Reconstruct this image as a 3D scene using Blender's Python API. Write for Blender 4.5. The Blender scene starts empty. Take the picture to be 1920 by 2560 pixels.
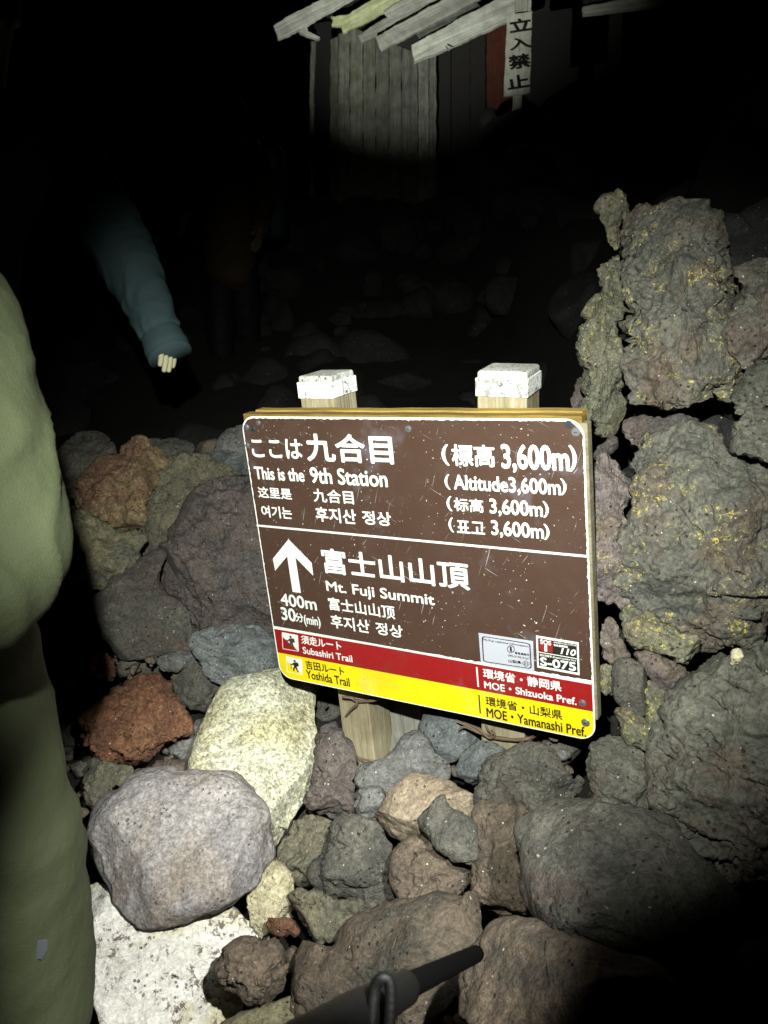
import bpy, bmesh, math, random
import numpy as np
from mathutils import Vector, Matrix

SC = bpy.context.scene
COL = SC.collection
# ------------------------------------------------------------------ camera
F = 2150.0                                   # focal length in pixels of the 1920x2560 photograph
CAMZ, PITCH = 1.55, math.radians(17.0)
cam = bpy.data.cameras.new('camera')
cam.sensor_fit = 'VERTICAL'; cam.sensor_height = 24.0
cam.lens = 24.0 * F / 2560.0
cam.clip_start = 0.05; cam.clip_end = 400
cam.dof.use_dof = True; cam.dof.focus_distance = 1.5; cam.dof.aperture_fstop = 7.5
cam_o = bpy.data.objects.new('camera', cam); COL.objects.link(cam_o)
cam_o.location = (0, 0, CAMZ)
cam_o.rotation_euler = (math.pi/2 - PITCH, 0, 0)
SC.camera = cam_o
CP, SP = math.cos(PITCH), math.sin(PITCH)

def W(px, py, d):
    """a point of the place: d metres deep along the view axis, seen at photograph pixel px, py"""
    x = (px-960)/F*d; y = (py-1280)/F*d
    return Vector((x, d*CP - y*SP, CAMZ - d*SP - y*CP))
def Wn(px, py, d):
    x = (px-960)/F*d; y = (py-1280)/F*d
    return np.stack([x, d*CP - y*SP, CAMZ - d*SP - y*CP], -1)

# ------------------------------------------------------------------ world: a moonless night sky
w = bpy.data.worlds.new('World'); SC.world = w; w.use_nodes = True
nt = w.node_tree
sky = nt.nodes.new('ShaderNodeTexSky'); sky.sky_type = 'NISHITA'; sky.sun_disc = False
sky.sun_elevation = math.radians(-5); sky.sun_rotation = math.radians(200); sky.altitude = 3600
nt.links.new(sky.outputs[0], nt.nodes['Background'].inputs[0])
nt.nodes['Background'].inputs[1].default_value = 0.0006

# ------------------------------------------------------------------ the headlamps that light the photograph
def spot(name, loc, target, watts, size, blend, radius, col):
    l = bpy.data.lights.new(name, 'SPOT'); l.energy = watts; l.spot_size = math.radians(size)
    l.spot_blend = blend; l.shadow_soft_size = radius; l.color = col
    o = bpy.data.objects.new(name, l); COL.objects.link(o); o.location = loc
    o.rotation_euler = (Vector(target)-Vector(loc)).to_track_quat('-Z', 'Y').to_euler()
    return o
spot('headlamp', (-0.05, 0.02, CAMZ+0.24), W(1060, 1250, 1.5), 360, 61, 1.0, 0.012, (0.96, 1.0, 0.90))
spot('headlamp', (0.22, 0.10, CAMZ+0.26), W(600, 2310, 1.35), 190, 31, .55, 0.012, (0.98, 1.0, 0.93))
spot('headlamp', (-0.35, 4.9, 1.9), W(1050, -240, 7.4), 1050, 55, 1.0, 0.015, (0.95, 1.0, 0.94))

SC.view_settings.view_transform = 'Standard'; SC.view_settings.look = 'None'
SC.view_settings.exposure = 0; SC.view_settings.gamma = 1
SC.view_settings.use_curve_mapping = False

# ------------------------------------------------------------------ helpers
def link(name, me, mat=None, parent=None, smooth=False):
    o = bpy.data.objects.new(name, me); COL.objects.link(o)
    if mat is not None and not me.materials: me.materials.append(mat)
    if parent: o.parent = parent
    if smooth: me.shade_smooth()
    return o
def tag(o, label=None, cat=None, group=None, kind=None):
    if label: o['label'] = label
    if cat: o['category'] = cat
    if group: o['group'] = group
    if kind: o['kind'] = kind
    return o
def empty(name, m, label, cat, group=None):
    o = bpy.data.objects.new(name, None); COL.objects.link(o); o.empty_display_size = .05
    o.matrix_world = m if isinstance(m, Matrix) else Matrix.Translation(m)
    return tag(o, label, cat, group)
def grid_mesh(name, V, quads, smooth=True):
    me = bpy.data.meshes.new(name)
    n = len(quads)
    me.vertices.add(len(V)); me.vertices.foreach_set('co', np.ascontiguousarray(V, np.float32).ravel())
    me.loops.add(n*4); me.loops.foreach_set('vertex_index', np.ascontiguousarray(quads, np.int32).ravel())
    me.polygons.add(n); me.polygons.foreach_set('loop_start', np.arange(0, n*4, 4, dtype=np.int32))
    try: me.polygons.foreach_set('loop_total', np.full(n, 4, np.int32))
    except Exception: pass
    me.update(calc_edges=True); me.validate()
    if smooth: me.shade_smooth()
    return me

# ---- noise
def _h(i, j, k, s):
    n = (i*374761393 + j*668265263 + k*2147483647 + s*974711) & 0xffffffff
    n = ((n ^ (n >> 13))*1274126177) & 0xffffffff
    n = ((n ^ (n >> 16))*2246822519) & 0xffffffff
    return ((n ^ (n >> 15)) & 0xffff)/32767.5 - 1.0
def vnoise(P, s=0):
    Q = np.floor(P).astype(np.int64); f = P-Q; f = f*f*f*(f*(f*6-15)+10)
    i, j, k = Q[:, 0], Q[:, 1], Q[:, 2]; x, y, z = f[:, 0], f[:, 1], f[:, 2]
    def c(a, b, d): return _h(i+a, j+b, k+d, s)
    x00 = c(0,0,0)*(1-x)+c(1,0,0)*x; x10 = c(0,1,0)*(1-x)+c(1,1,0)*x
    x01 = c(0,0,1)*(1-x)+c(1,0,1)*x; x11 = c(0,1,1)*(1-x)+c(1,1,1)*x
    return (x00*(1-y)+x10*y)*(1-z) + (x01*(1-y)+x11*y)*z
def fbm(P, s=0, o=3, g=.5):
    r = 0; a = 1.0
    for n in range(o): r = r + a*vnoise(P*(2.03**n)+n*17.3, s+n); a *= g
    return r
def worley(P, s=0):
    Q = np.floor(P).astype(np.int64); best = np.full(len(P), 9.0); sec = best.copy()
    for a in (-1, 0, 1):
        for b in (-1, 0, 1):
            for c in (-1, 0, 1):
                i, j, k = Q[:, 0]+a, Q[:, 1]+b, Q[:, 2]+c
                d = (i+.5+.45*_h(i,j,k,s)-P[:,0])**2+(j+.5+.45*_h(i,j,k,s+5)-P[:,1])**2+(k+.5+.45*_h(i,j,k,s+9)-P[:,2])**2
                sec = np.minimum(sec, np.maximum(best, d)); best = np.minimum(best, d)
    return np.sqrt(best), np.sqrt(sec)

# ---- materials
def lin(c):
    return tuple([(v/12.92 if v <= .04045 else ((v+.055)/1.055)**2.4) for v in c])+(1,)
class M:
    def __init__(s, name):
        s.m = bpy.data.materials.new(name); s.m.use_nodes = True; s.t = s.m.node_tree
        s.b = s.t.nodes['Principled BSDF']; s.b.inputs['Roughness'].default_value = .9
        s.b.inputs['Specular IOR Level'].default_value = .25
    def n(s, typ, ins=None, **kw):
        nd = s.t.nodes.new(typ)
        for k, v in kw.items(): setattr(nd, k, v)
        for k, v in (ins or {}).items(): s.put(nd.inputs[k], v)
        return nd
    def put(s, inp, v):
        if hasattr(v, 'is_output') or isinstance(v, bpy.types.NodeSocket): s.t.links.new(v, inp)
        else: inp.default_value = v
    def coord(s, scale=(1, 1, 1), rnd=True):
        tc = s.n('ShaderNodeTexCoord')
        v = tc.outputs['Object']
        if rnd:
            oi = s.n('ShaderNodeObjectInfo')
            mu = s.n('ShaderNodeMath', {0: oi.outputs['Random'], 1: 37.0}, operation='MULTIPLY')
            v = s.n('ShaderNodeVectorMath', {0: v, 1: mu.outputs[0]}, operation='ADD').outputs[0]
        return s.n('ShaderNodeMapping', {'Vector': v, 'Scale': scale}).outputs[0]
    def noise(s, v, scale, detail=4, rough=.55, dist=0):
        return s.n('ShaderNodeTexNoise', {'Vector': v, 'Scale': scale, 'Detail': detail, 'Roughness': rough, 'Distortion': dist}).outputs['Fac']
    def ramp(s, f, a, b, va=0, vb=1):
        return s.n('ShaderNodeMapRange', {'Value': f, 'From Min': a, 'From Max': b, 'To Min': va, 'To Max': vb}).outputs[0]
    def mix(s, f, a, b, mode='MIX'):
        nd = s.n('ShaderNodeMix', data_type='RGBA', blend_type=mode)
        s.put(nd.inputs['Factor'], f); s.put(nd.inputs[6], a); s.put(nd.inputs[7], b)
        return nd.outputs[2]
    def mul(s, a, b): return s.n('ShaderNodeMath', {0: a, 1: b}, operation='MULTIPLY').outputs[0]
    def add(s, a, b): return s.n('ShaderNodeMath', {0: a, 1: b}, operation='ADD').outputs[0]
    def bump(s, h, dist=.002, strength=1.0):
        nd = s.n('ShaderNodeBump', {'Height': h, 'Distance': dist, 'Strength': strength})
        s.t.links.new(nd.outputs[0], s.b.inputs['Normal'])
    def out(s, col, rough=None, metal=None):
        s.put(s.b.inputs['Base Color'], col)
        if rough is not None: s.put(s.b.inputs['Roughness'], rough)
        if metal is not None: s.b.inputs['Metallic'].default_value = metal
        return s.m

def rock_mat(name, c1, c2, c3=None, blotch=.55, lichen=0, speck=.15, bump=.004, patch=None, dark=(.10,.10,.09), rough_scale=1.0, grain=1.0, pores=.75):
    m = M(name); v = m.coord()
    lo = m.ramp(m.noise(v, 11, 5, .6, .6), .36, .64)
    col = m.mix(lo, lin(c1), lin(c2))
    if c3:
        col = m.mix(m.ramp(m.noise(v, 5.5, 3, .6, .8), .52, .66), col, lin(c3))
    mid = m.noise(v, 75, 6, .72)
    fine = m.noise(v, 330, 3, .7)
    gr = m.noise(v, 175, 4, .75)
    def grey(x): return m.n('ShaderNodeCombineColor', {0: x, 1: x, 2: x}).outputs[0]
    col = m.mix(blotch, col, grey(m.ramp(mid, .34, .66, .42, 1.35)), 'MULTIPLY')
    col = m.mix(min(1, blotch*grain), col, grey(m.ramp(gr, .36, .64, .30, 1.55)), 'MULTIPLY')
    if patch:      # flaking pale crust over a darker stone
        pf = m.n('ShaderNodeMath', {0: m.noise(v, 70, 8, .74, .3), 1: m.mul(m.noise(v, 9, 2), .5)}, operation='ADD').outputs[0]
        col = m.mix(m.ramp(pf, patch[1], patch[1]+.05), lin(patch[0]), col)
    pv = m.n('ShaderNodeTexVoronoi', {'Vector': v, 'Scale': 95.0, 'Randomness': 1.0}).outputs['Distance']
    pore = m.mul(m.ramp(pv, .24, .14), m.ramp(m.noise(v, 24, 3, .6), .50, .58))
    col = m.mix(m.mul(pore, pores), col, lin(dark))
    if speck:
        sp = m.n('ShaderNodeTexVoronoi', {'Vector': v, 'Scale': 120.0})
        pr = m.n('ShaderNodeTexWhiteNoise', {0: sp.outputs['Position']}).outputs['Value'] if False else sp.outputs['Distance']
        k = m.mul(m.ramp(pr, .20, .12), m.ramp(m.noise(v, 60, 2), .60, .66))
        col = m.mix(m.mul(k, speck*4), col, lin((.86, .86, .80)))
        k2 = m.ramp(fine, .30, .22)
        col = m.mix(m.mul(k2, .6), col, lin(dark))
    if lichen:
        vn = m.noise(v, 26, 3, .6, 1.2)
        line = m.n('ShaderNodeMath', {0: vn, 1: .5}, operation='SUBTRACT').outputs[0]
        line = m.n('ShaderNodeMath', {0: line}, operation='ABSOLUTE').outputs[0]
        ln = m.ramp(line, .015, .0)
        zone = m.ramp(m.noise(v, 9, 5, .72), .66-.15*lichen, .72-.15*lichen)
        brk = m.ramp(m.noise(v, 60, 4, .7), .48, .56)
        dots = m.mul(m.ramp(m.noise(v, 110, 5, .75), .57, .63), zone)
        f = m.n('ShaderNodeMath', {0: m.mul(m.mul(ln, zone), brk), 1: m.mul(dots, .8)}, operation='MAXIMUM').outputs[0]
        col = m.mix(f, col, m.mix(m.noise(v, 90, 2), lin((.60, .50, .12)), lin((.78, .76, .42))))
    h = m.add(m.mul(mid, .5), m.mul(fine, .45))
    h = m.add(h, m.mul(gr, .9))
    h = m.add(h, m.mul(pore, -1.2*pores))
    m.bump(h, bump)
    return m.out(col, .92)

def wood_mat(name, c1, c2, c3, freq=60, knot=.0, moss=None, bump=.002, stretch=.05):
    m = M(name)
    v = m.coord((stretch, 1, 1))
    wv = m.noise(v, freq, 6, .65, .7); w2 = m.noise(v, freq*4, 3, .6)
    col = m.mix(m.ramp(wv, .35, .65), lin(c1), lin(c2))
    col = m.mix(m.mul(m.ramp(w2, .55, .75), .8), col, lin(c3))
    v2 = m.coord()
    st = m.ramp(m.noise(v2, 9, 5, .65), .42, .62)
    col = m.mix(m.mul(st, .45), col, lin(c3))
    if moss: col = m.mix(m.mul(m.ramp(m.noise(v2, 6, 4), .45, .6), .6), col, lin(moss))
    oi = m.n('ShaderNodeObjectInfo').outputs['Random']; k = m.ramp(oi, 0, 1, .55, 1.15)
    col = m.mix(1.0, col, m.n('ShaderNodeCombineColor', {0: k, 1: k, 2: k}).outputs[0], 'MULTIPLY')
    m.bump(m.add(m.mul(wv, 1), m.mul(w2, .5)), bump)
    return m.out(col, .85)

def flat(name, c, rough=.8, metal=0, bump=0, bs=200, spec=.3):
    m = M(name)
    m.b.inputs['Specular IOR Level'].default_value = spec
    if bump: m.bump(m.noise(m.coord(), bs, 4), bump)
    return m.out(lin(c), rough, metal)

def paint(name, c, chip=(.75, .74, .72), wear=.5, scr=.5, rough=.45, dirt=(.25, .2, .17)):
    """sign film: fine scratches and chips through to the pale metal"""
    m = M(name); v = m.coord(rnd=False)
    m.b.inputs['Specular IOR Level'].default_value = .3
    col = lin(c)
    d = m.noise(v, 14, 6, .7)
    col = m.mix(m.mul(m.ramp(d, .5, .72), .35), col, lin(dirt))
    a = m.ramp(m.noise(v, 160, 3, .6), .70-.03*wear, .73-.03*wear)
    zone = m.ramp(m.noise(v, 11, 3, .6), .42, .62)
    f = m.mul(a, zone)
    for (ang, sx, th) in ((.5, .04, .775), (-.9, .05, .785), (1.9, .03, .78)):
        mp = m.n('ShaderNodeMapping', {'Vector': v, 'Rotation': (0, 0, ang)}).outputs[0]
        mp = m.n('ShaderNodeMapping', {'Vector': mp, 'Scale': (sx, 1, 1)}).outputs[0]
        s = m.ramp(m.noise(mp, 420, 1, .5), th-.03*scr, th)
        f = m.n('ShaderNodeMath', {0: f, 1: m.mul(m.mul(s, zone), .42)}, operation='MAXIMUM').outputs[0]
    col = m.mix(f, col, lin(chip))
    cl = m.ramp(m.noise(v, 5.5, 4, .7), .60, .78)
    col = m.mix(m.mul(cl, .16), col, lin((.62, .62, .72)))
    m.bump(m.noise(v, 260, 3), .0002)
    return m.out(col, m.ramp(d, .3, .7, rough-.08, rough+.12))

R_ = {
 'grey':   rock_mat('grey_stone', (.33,.33,.325), (.41,.405,.395), (.32,.32,.335), bump=.003),
 'bluegrey': rock_mat('blue_grey_stone', (.31,.325,.34), (.39,.40,.40), (.27,.285,.30), bump=.003),
 'dark':   rock_mat('dark_lava', (.27,.265,.25), (.36,.35,.32), (.31,.28,.26), bump=.005),
 'olive':  rock_mat('olive_lava', (.34,.33,.28), (.43,.41,.34), (.31,.31,.28), bump=.005),
 'purple': rock_mat('purple_lava', (.29,.265,.255), (.35,.315,.30), (.28,.27,.27), bump=.004),
 'brown':  rock_mat('brown_lava', (.31,.275,.24), (.41,.36,.31), (.28,.265,.24), bump=.004),
 'tan':    rock_mat('tan_stone', (.47,.42,.36), (.54,.49,.42), (.44,.38,.33), bump=.003),
 'red':    rock_mat('red_scoria', (.42,.27,.20), (.47,.35,.26), (.35,.24,.20), blotch=.65, bump=.007),
 'orange': rock_mat('orange_lava', (.43,.34,.26), (.50,.44,.33), (.41,.31,.25), bump=.004, blotch=.7),
 'yellowg': rock_mat('yellow_grey_stone', (.39,.375,.30), (.47,.45,.35), (.36,.355,.32), bump=.005),
 'pale':   rock_mat('pale_stone', (.62,.62,.55), (.72,.71,.63), (.62,.60,.48), blotch=.85, speck=.03, bump=.003, dark=(.45,.43,.33)),
 'cream':  rock_mat('cream_stone', (.62,.59,.49), (.70,.67,.56), (.56,.52,.42), blotch=.5, speck=.03, bump=.003, dark=(.4,.36,.28)),
 'white':  rock_mat('white_crusted_stone', (.78,.77,.74), (.84,.83,.81), (.74,.72,.60), blotch=.35, speck=.0, bump=.003, patch=((.42,.38,.34), .645)),
 'round':  rock_mat('round_grey_stone', (.48,.465,.47), (.56,.54,.53), (.51,.475,.45), blotch=.6, speck=.08, bump=.0025, dark=(.3,.28,.27)),
 'lichen': rock_mat('lichen_grey_lava', (.29,.29,.27), (.37,.36,.33), (.34,.29,.25), lichen=1.0, bump=.004),
 'lichen2': rock_mat('lichen_olive_lava', (.34,.34,.29), (.42,.41,.35), (.38,.34,.28), lichen=1.3, bump=.005),
 'lichenp': rock_mat('lichen_purple_lava', (.34,.31,.31), (.42,.38,.37), (.38,.34,.29), lichen=.7, bump=.004),
 'black':  rock_mat('night_darkened_scoria', (.13,.13,.13), (.18,.18,.175), (.15,.145,.14), bump=.005),  # rock colour darkened to imitate night on the far and hidden stones
 'lichen0': rock_mat('faint_lichen_lava', (.29,.29,.26), (.37,.36,.33), (.35,.29,.26), lichen=.35, bump=.0035),
}

# ------------------------------------------------------------------ rocks
def dep(zone, x, y):
    if zone == 'G': return 1.60 - (y-1850)*.0006 - (min(max(x, 800), 1500)-900)*.0006
    if zone == 'L': return 1.76 + (1700-y)*.0010
    if zone == 'W': return 1.37 - (x-1480)*.0006 + (1500-y)*.00022
    return zone - (y*0)
REG = {'A': (1380,440,.3255), 'B': (1380,1100,.3255), 'C': (0,1000,.434), 'D': (180,1640,.4159), 'E': (680,1660,.3858),
       'G': (680,2100,.434), 'H': (1180,1760,.446), 'I': (400,600,.663), 'F': (0,0,1.0)}
STY = {  # low, mid, fine, facets, crack, pits, lumps
 'round': (.08, .010, .0006, 6, .6, 0, 0), 'facet': (.06, .014, .0009, 12, .9, 0, 0), 'slab': (.04, .010, .0007, 7, .5, 0, 0),
 'lava': (.15, .034, .0022, 7, 1.4, .8, .25), 'scoria': (.13, .045, .0030, 5, 1.0, 1.0, .55), 'wall': (.11, .032, .0020, 13, 2.8, .5, .0),
}
def chaikin(P, n=1):
    for _ in range(n):
        Q = np.roll(P, -1, 0); P = np.stack([P*.78+Q*.22, P*.22+Q*.78], 1).reshape(-1, 2)
    return P
rock_count = [0]
def rock_mesh(outline, zone, off, tf, style, seed, res=1.0, tilt=(0, 0)):
    P = np.array(outline, float)
    P = chaikin(P, 2)
    nx = np.roll(P, -1, 0)
    cr = P[:, 0]*nx[:, 1]-nx[:, 0]*P[:, 1]; A = cr.sum()/2
    c = np.array([((P[:, 0]+nx[:, 0])*cr).sum(), ((P[:, 1]+nx[:, 1])*cr).sum()])/(6*A)
    area = abs(A)
    grow = {'W': 1.045, 'L': 1.05, 'G': 1.05}.get(zone, 1.03)
    P = c + (P-c)*grow; nx = np.roll(P, -1, 0); area *= grow*grow
    seg = np.hypot(*(nx-P).T); L = np.r_[0, np.cumsum(seg)]; per = L[-1]
    nt_ = int(np.clip(per/3.4*res, 28, 420)); nr = int(np.clip(math.sqrt(area)/2/3.0*res, 9, 90)); nb = max(6, nr//3)
    t = np.linspace(0, per, nt_, endpoint=False)
    PX = np.r_[P[:, 0], P[0, 0]]; PY = np.r_[P[:, 1], P[0, 1]]
    Q = np.stack([np.interp(t, L, PX), np.interp(t, L, PY)], -1)
    d0 = float(dep(zone, *c))+off
    R = math.sqrt(area)/F*d0/1.77
    T = R*tf
    phi = np.r_[np.linspace(0, 1, nr+1)[:-1]*math.pi/2, math.pi/2+np.linspace(0, 1, nb+1)*math.pi/2]
    phi[0] = .01; phi[-1] = math.pi-.03
    pw = {'round': .68, 'slab': .5, 'wall': .42, 'facet': .5, 'lava': .55, 'scoria': .62}[style]
    s = np.sin(phi)**.82; h = np.sign(np.cos(phi))*np.abs(np.cos(phi))**pw
    U = c + s[:, None, None]*(Q-c)[None]                 # (nphi, nt, 2)
    dm = (np.vectorize(lambda a, b: float(dep(zone, a, b)))(U[..., 0], U[..., 1]) if isinstance(zone, str) else np.full(U.shape[:2], float(zone)))
    dm = dm*.6 + float(dep(zone, *c))*.4 + off + tilt[0]*(U[..., 0]-c[0]) + tilt[1]*(U[..., 1]-c[1])
    hh = np.where(h > 0, h*T, h*T*.9)[:, None]*np.ones((1, nt_))
    V = Wn(U[..., 0], U[..., 1], dm-hh)
    C = np.array(W(c[0], c[1], d0))
    rng = np.random.default_rng(seed)
    lo, mid, fine, nf, ck, pit, lump = STY[style]
    gu = np.roll(V, -1, 1)-np.roll(V, 1, 1); gv = np.gradient(V, axis=0); N0 = np.cross(gu, gv); N0 /= (np.linalg.norm(N0, axis=-1, keepdims=True)+1e-12)
    if ((N0*(V-C)).sum(-1)).mean() < 0: N0 = -N0
    # facets: plane cuts towards the viewer
    q = (V-C)/R
    view = np.array([0, -CP, SP]); rt = np.array([1, 0, 0]); up = np.cross(rt, -view)
    for _ in range(nf):
        a = rng.uniform(0, 2*math.pi); k = rng.uniform(.25, 1.15)
        n = view*math.cos(k)+(rt*math.cos(a)+up*math.sin(a))*math.sin(k)
        dd = q@n; lim = dd.max()*rng.uniform(.58, .92)
        ex = np.minimum(np.maximum(dd-lim, 0)/max(n@view, .35), .9*T/R*1.0)
        q = q - ex[..., None]*(view*.9+n*.06)
    V = C + q*R
    gu = np.roll(V, -1, 1)-np.roll(V, 1, 1); gv = np.gradient(V, axis=0)
    N = np.cross(gu, gv); N /= (np.linalg.norm(N, axis=-1, keepdims=True)+1e-12)
    if ((N*(V-C)).sum(-1)).mean() < 0: N = -N
    N = N*.35+N0*.65; N /= (np.linalg.norm(N, axis=-1, keepdims=True)+1e-12)
    sh = V.shape; p = V.reshape(-1, 3); n = N.reshape(-1, 3); so = seed*7.13
    D = R*(.012 if zone == 'W' else .03) + R*lo*fbm((p-C)/R*1.5+so, seed, 3) + R*mid*fbm((p-C)/R*5+so, seed+3, 4, .6)
    D += fine*fbm(p*75+so, seed+5, 3, .65)
    rg = 1-np.abs(fbm(p*28+so, seed+6, 3, .6)); D += fine*1.5*(rg-.7)
    if style in ('lava', 'wall', 'facet', 'scoria'):      # broken ledges
        st = fbm((p-C)/R*np.array([1.3, 1.3, 2.2])+so*3.1, seed+31, 4, .58)*3.2
        fr = st-np.floor(st); lv = np.floor(st)+np.clip((fr-.42)/.16, 0, 1); D += R*(.020 if style == 'wall' else .030)*(lv-lv.mean())
        ch = fbm((p-C)/R*3.1+so*1.3, seed+33, 3, .6)*2.6; fc = ch-np.floor(ch); D += R*.014*(np.floor(ch)+np.clip((fc-.4)/.2, 0, 1))
    if ck:
        f = fbm((p-C)/R*1.1+so*1.7, seed+11, 4, .62); msk = np.clip(fbm((p-C)/R*1.6+so, seed+12, 2)*2+.3, 0, 1)
        D -= ck*R*.05*np.exp(-(f/.018)**2)*msk
        f = fbm((p-C)/R*np.array([1., 1., 3.2])+so*2.3, seed+13, 4, .6); msk = np.clip(fbm((p-C)/R*1.9+so, seed+14, 2)*2.2, 0, 1)
        D -= ck*R*.035*np.exp(-(f/.02)**2)*msk
        D += ck*R*.02*np.tanh(f/.05)*msk
    if lump:
        a_, b_ = worley(p/max(R, .04)*3.4+fbm(p*30, seed, 2)[:, None]*.25+so, seed+2)
        D += lump*R*.16*(np.clip(b_-a_, 0, .5)-.25)
    if pit:
        a_, b_ = worley(p*62+so, seed+4); D -= pit*.004*np.clip(.36-a_, 0, 1)/.36*(vnoise(p*20+so, seed+21) > -.1)
    D = np.clip(D, -.15*R, .12*R)
    V = (p + n*D[:, None]).reshape(sh)
    V[0] = V[0].mean(0); V[-1] = V[-1].mean(0)
    V = V.reshape(-1, 3)-C
    nph = len(phi)
    idx = np.arange(nph*nt_).reshape(nph, nt_)
    a = idx[:-1]; b = np.roll(idx, -1, 1)[:-1]; c_ = np.roll(idx, -1, 1)[1:]; d_ = idx[1:]
    quads = np.stack([a, d_, c_, b], -1).reshape(-1, 4)
    return V, quads, C
def rock(name, label, mat, style, reg, pts, zone='G', off=0.0, tf=.8, seed=None, res=1.0, group=None, tilt=(0, 0)):
    rock_count[0] += 1
    seed = seed or rock_count[0]*3+1
    ox, oy, k = REG[reg]
    out = [(ox+x*k, oy+y*k) for x, y in pts]
    V, Q, C = rock_mesh(out, zone, off, tf, style, seed, res, tilt)
    me = grid_mesh(name, V, Q)
    bm = bmesh.new(); bm.from_mesh(me); bmesh.ops.remove_doubles(bm, verts=bm.verts, dist=1e-6)
    bmesh.ops.recalc_face_normals(bm, faces=bm.faces); bm.to_mesh(me); bm.free(); me.shade_smooth()
    o = link(name, me, R_[mat]); o.location = C
    return tag(o, label, 'rock', group)

# name, label, material, style, region, outline, zone, offset, thickness
rock('boulder', 'large white crusted slab with brown flakes in the bottom left corner', 'white', 'slab', 'D', [(25,1850),(50,1600),(110,1400),(300,1450),(700,1490),(940,1520),(1000,1570),(1060,1640),(1160,1720),(1090,1790),(960,1900),(960,2000),(985,2110),(900,2260),(600,2400),(200,2420),(40,2260)], 'G', .04, .45, res=.8)
rock('boulder', 'big rounded grey boulder with pinkish top lying on the white slab', 'round', 'round', 'D', [(150,960),(240,870),(340,830),(430,760),(560,730),(700,735),(880,735),(990,750),(1060,850),(1140,960),(1165,1080),(1185,1200),(1090,1280),(1080,1340),(960,1460),(870,1510),(700,1560),(560,1590),(400,1600),(270,1600),(170,1490),(125,1320),(125,1150)], 'G', -.10, .62, res=.85)
rock('boulder', 'tall pale yellowish slab under the lower left corner of the sign', 'pale', 'slab', 'D', [(690,900),(715,720),(740,560),(830,350),(880,230),(940,180),(1100,110),(1220,105),(1350,140),(1440,180),(1430,300),(1420,430),(1465,600),(1455,740),(1400,870),(1330,990),(1270,1090),(1210,1200),(1120,1200),(960,1100),(800,1000)], 'G', -.0, .42, res=.85, tilt=(0, -.0002))
rock('boulder', 'rusty red pitted scoria rock left of the pale slab', 'red', 'scoria', 'D', [(60,390),(150,330),(230,240),(330,190),(440,135),(560,160),(620,260),(650,330),(695,420),(670,500),(590,545),(480,580),(390,620),(300,590),(220,620),(150,580),(80,500)], 'G', .02, .75)
rock('rock', 'small grey green angular rock between the red rock and the pale slab', 'dark', 'facet', 'D', [(590,120),(700,60),(790,40),(880,100),(895,210),(830,240),(820,330),(700,330),(620,270),(600,200)], 'G', .05, .8)
rock('rock', 'dark grey rock wedged below the red rock beside the pale slab', 'grey', 'lava', 'D', [(510,600),(600,560),(690,470),(720,420),(830,370),(800,480),(760,640),(720,700),(600,680)], 'G', .10, .8)
rock('rock', 'grey brown rock peeping over the top of the big rounded boulder', 'brown', 'lava', 'D', [(290,860),(330,740),(420,680),(540,635),(640,650),(715,640),(740,780),(560,860),(430,900),(330,940)], 'G', .08, .8)
rock('rock', 'small olive crumbly rock by the left hiker, under the red rock', 'olive', 'lava', 'D', [(120,620),(200,640),(300,650),(345,700),(310,770),(230,800),(240,870),(170,960),(90,900),(80,740)], 'G', .04, .8)
rock('stone', 'small cream coloured stone right of the big rounded boulder', 'cream', 'facet', 'D', [(1110,1280),(1180,1235),(1240,1240),(1310,1300),(1330,1390),(1310,1470),(1325,1540),(1300,1620),(1260,1740),(1160,1740),(1075,1640),(1055,1500),(1060,1400),(1090,1340)], 'G', -.03, .7)
rock('stone', 'little rusty stone at the foot of the cream stone', 'red', 'scoria', 'D', [(1160,1600),(1230,1570),(1330,1590),(1370,1650),(1330,1690),(1250,1680),(1180,1650)], 'G', -.07, .8)
rock('rock', 'dark brown knobbly lava lump on the edge of the white slab', 'brown', 'scoria', 'D', [(890,1850),(930,1770),(1020,1710),(1110,1720),(1210,1710),(1250,1780),(1270,1880),(1290,1960),(1260,2040),(1220,2090),(1110,2110),(1050,2060),(1010,2000),(930,1990),(890,1920)], 'G', -.10, .85)
rock('rock', 'narrow upright brown pitted rock just right of the pale slab', 'purple', 'lava', 'E', [(215,910),(270,800),(300,680),(285,530),(330,440),(400,395),(450,430),(500,540),(530,640),(520,760),(545,900),(520,980),(420,1060),(350,1010),(300,960),(240,950)], 'G', -.04, .75)
rock('rock', 'smooth grey saddle shaped rock below the left post', 'grey', 'round', 'E', [(555,720),(570,660),(680,620),(760,600),(820,540),(850,480),(940,450),(1010,520),(1090,600),(1160,650),(1130,760),(1000,790),(920,820),(820,840),(730,850),(640,830),(560,780)], 'G', .0, .6)
rock('stone', 'small dark grey stone under the saddle shaped rock', 'grey', 'lava', 'E', [(540,900),(560,820),(640,800),(720,820),(740,900),(710,980),(680,1060),(600,1030),(545,960)], 'G', -.02, .8)
rock('rock', 'tan rounded rock in the middle below the sign', 'tan', 'round', 'E', [(680,1000),(740,880),(760,820),(830,790),(900,720),(1010,720),(1100,750),(1200,820),(1310,860),(1355,910),(1330,980),(1330,1070),(1200,1130),(1000,1160),(930,1170),(850,1195),(740,1120),(690,1060)], 'G', -.02, .6)
rock('rock', 'grey green wedge of rock lying on the tan rock', 'dark', 'round', 'E', [(970,1000),(1050,900),(1110,850),(1150,930),(1250,960),(1310,1080),(1330,1200),(1310,1370),(1220,1330),(1120,1230),(1020,1130),(970,1070)], 'G', -.09, .5)
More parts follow.
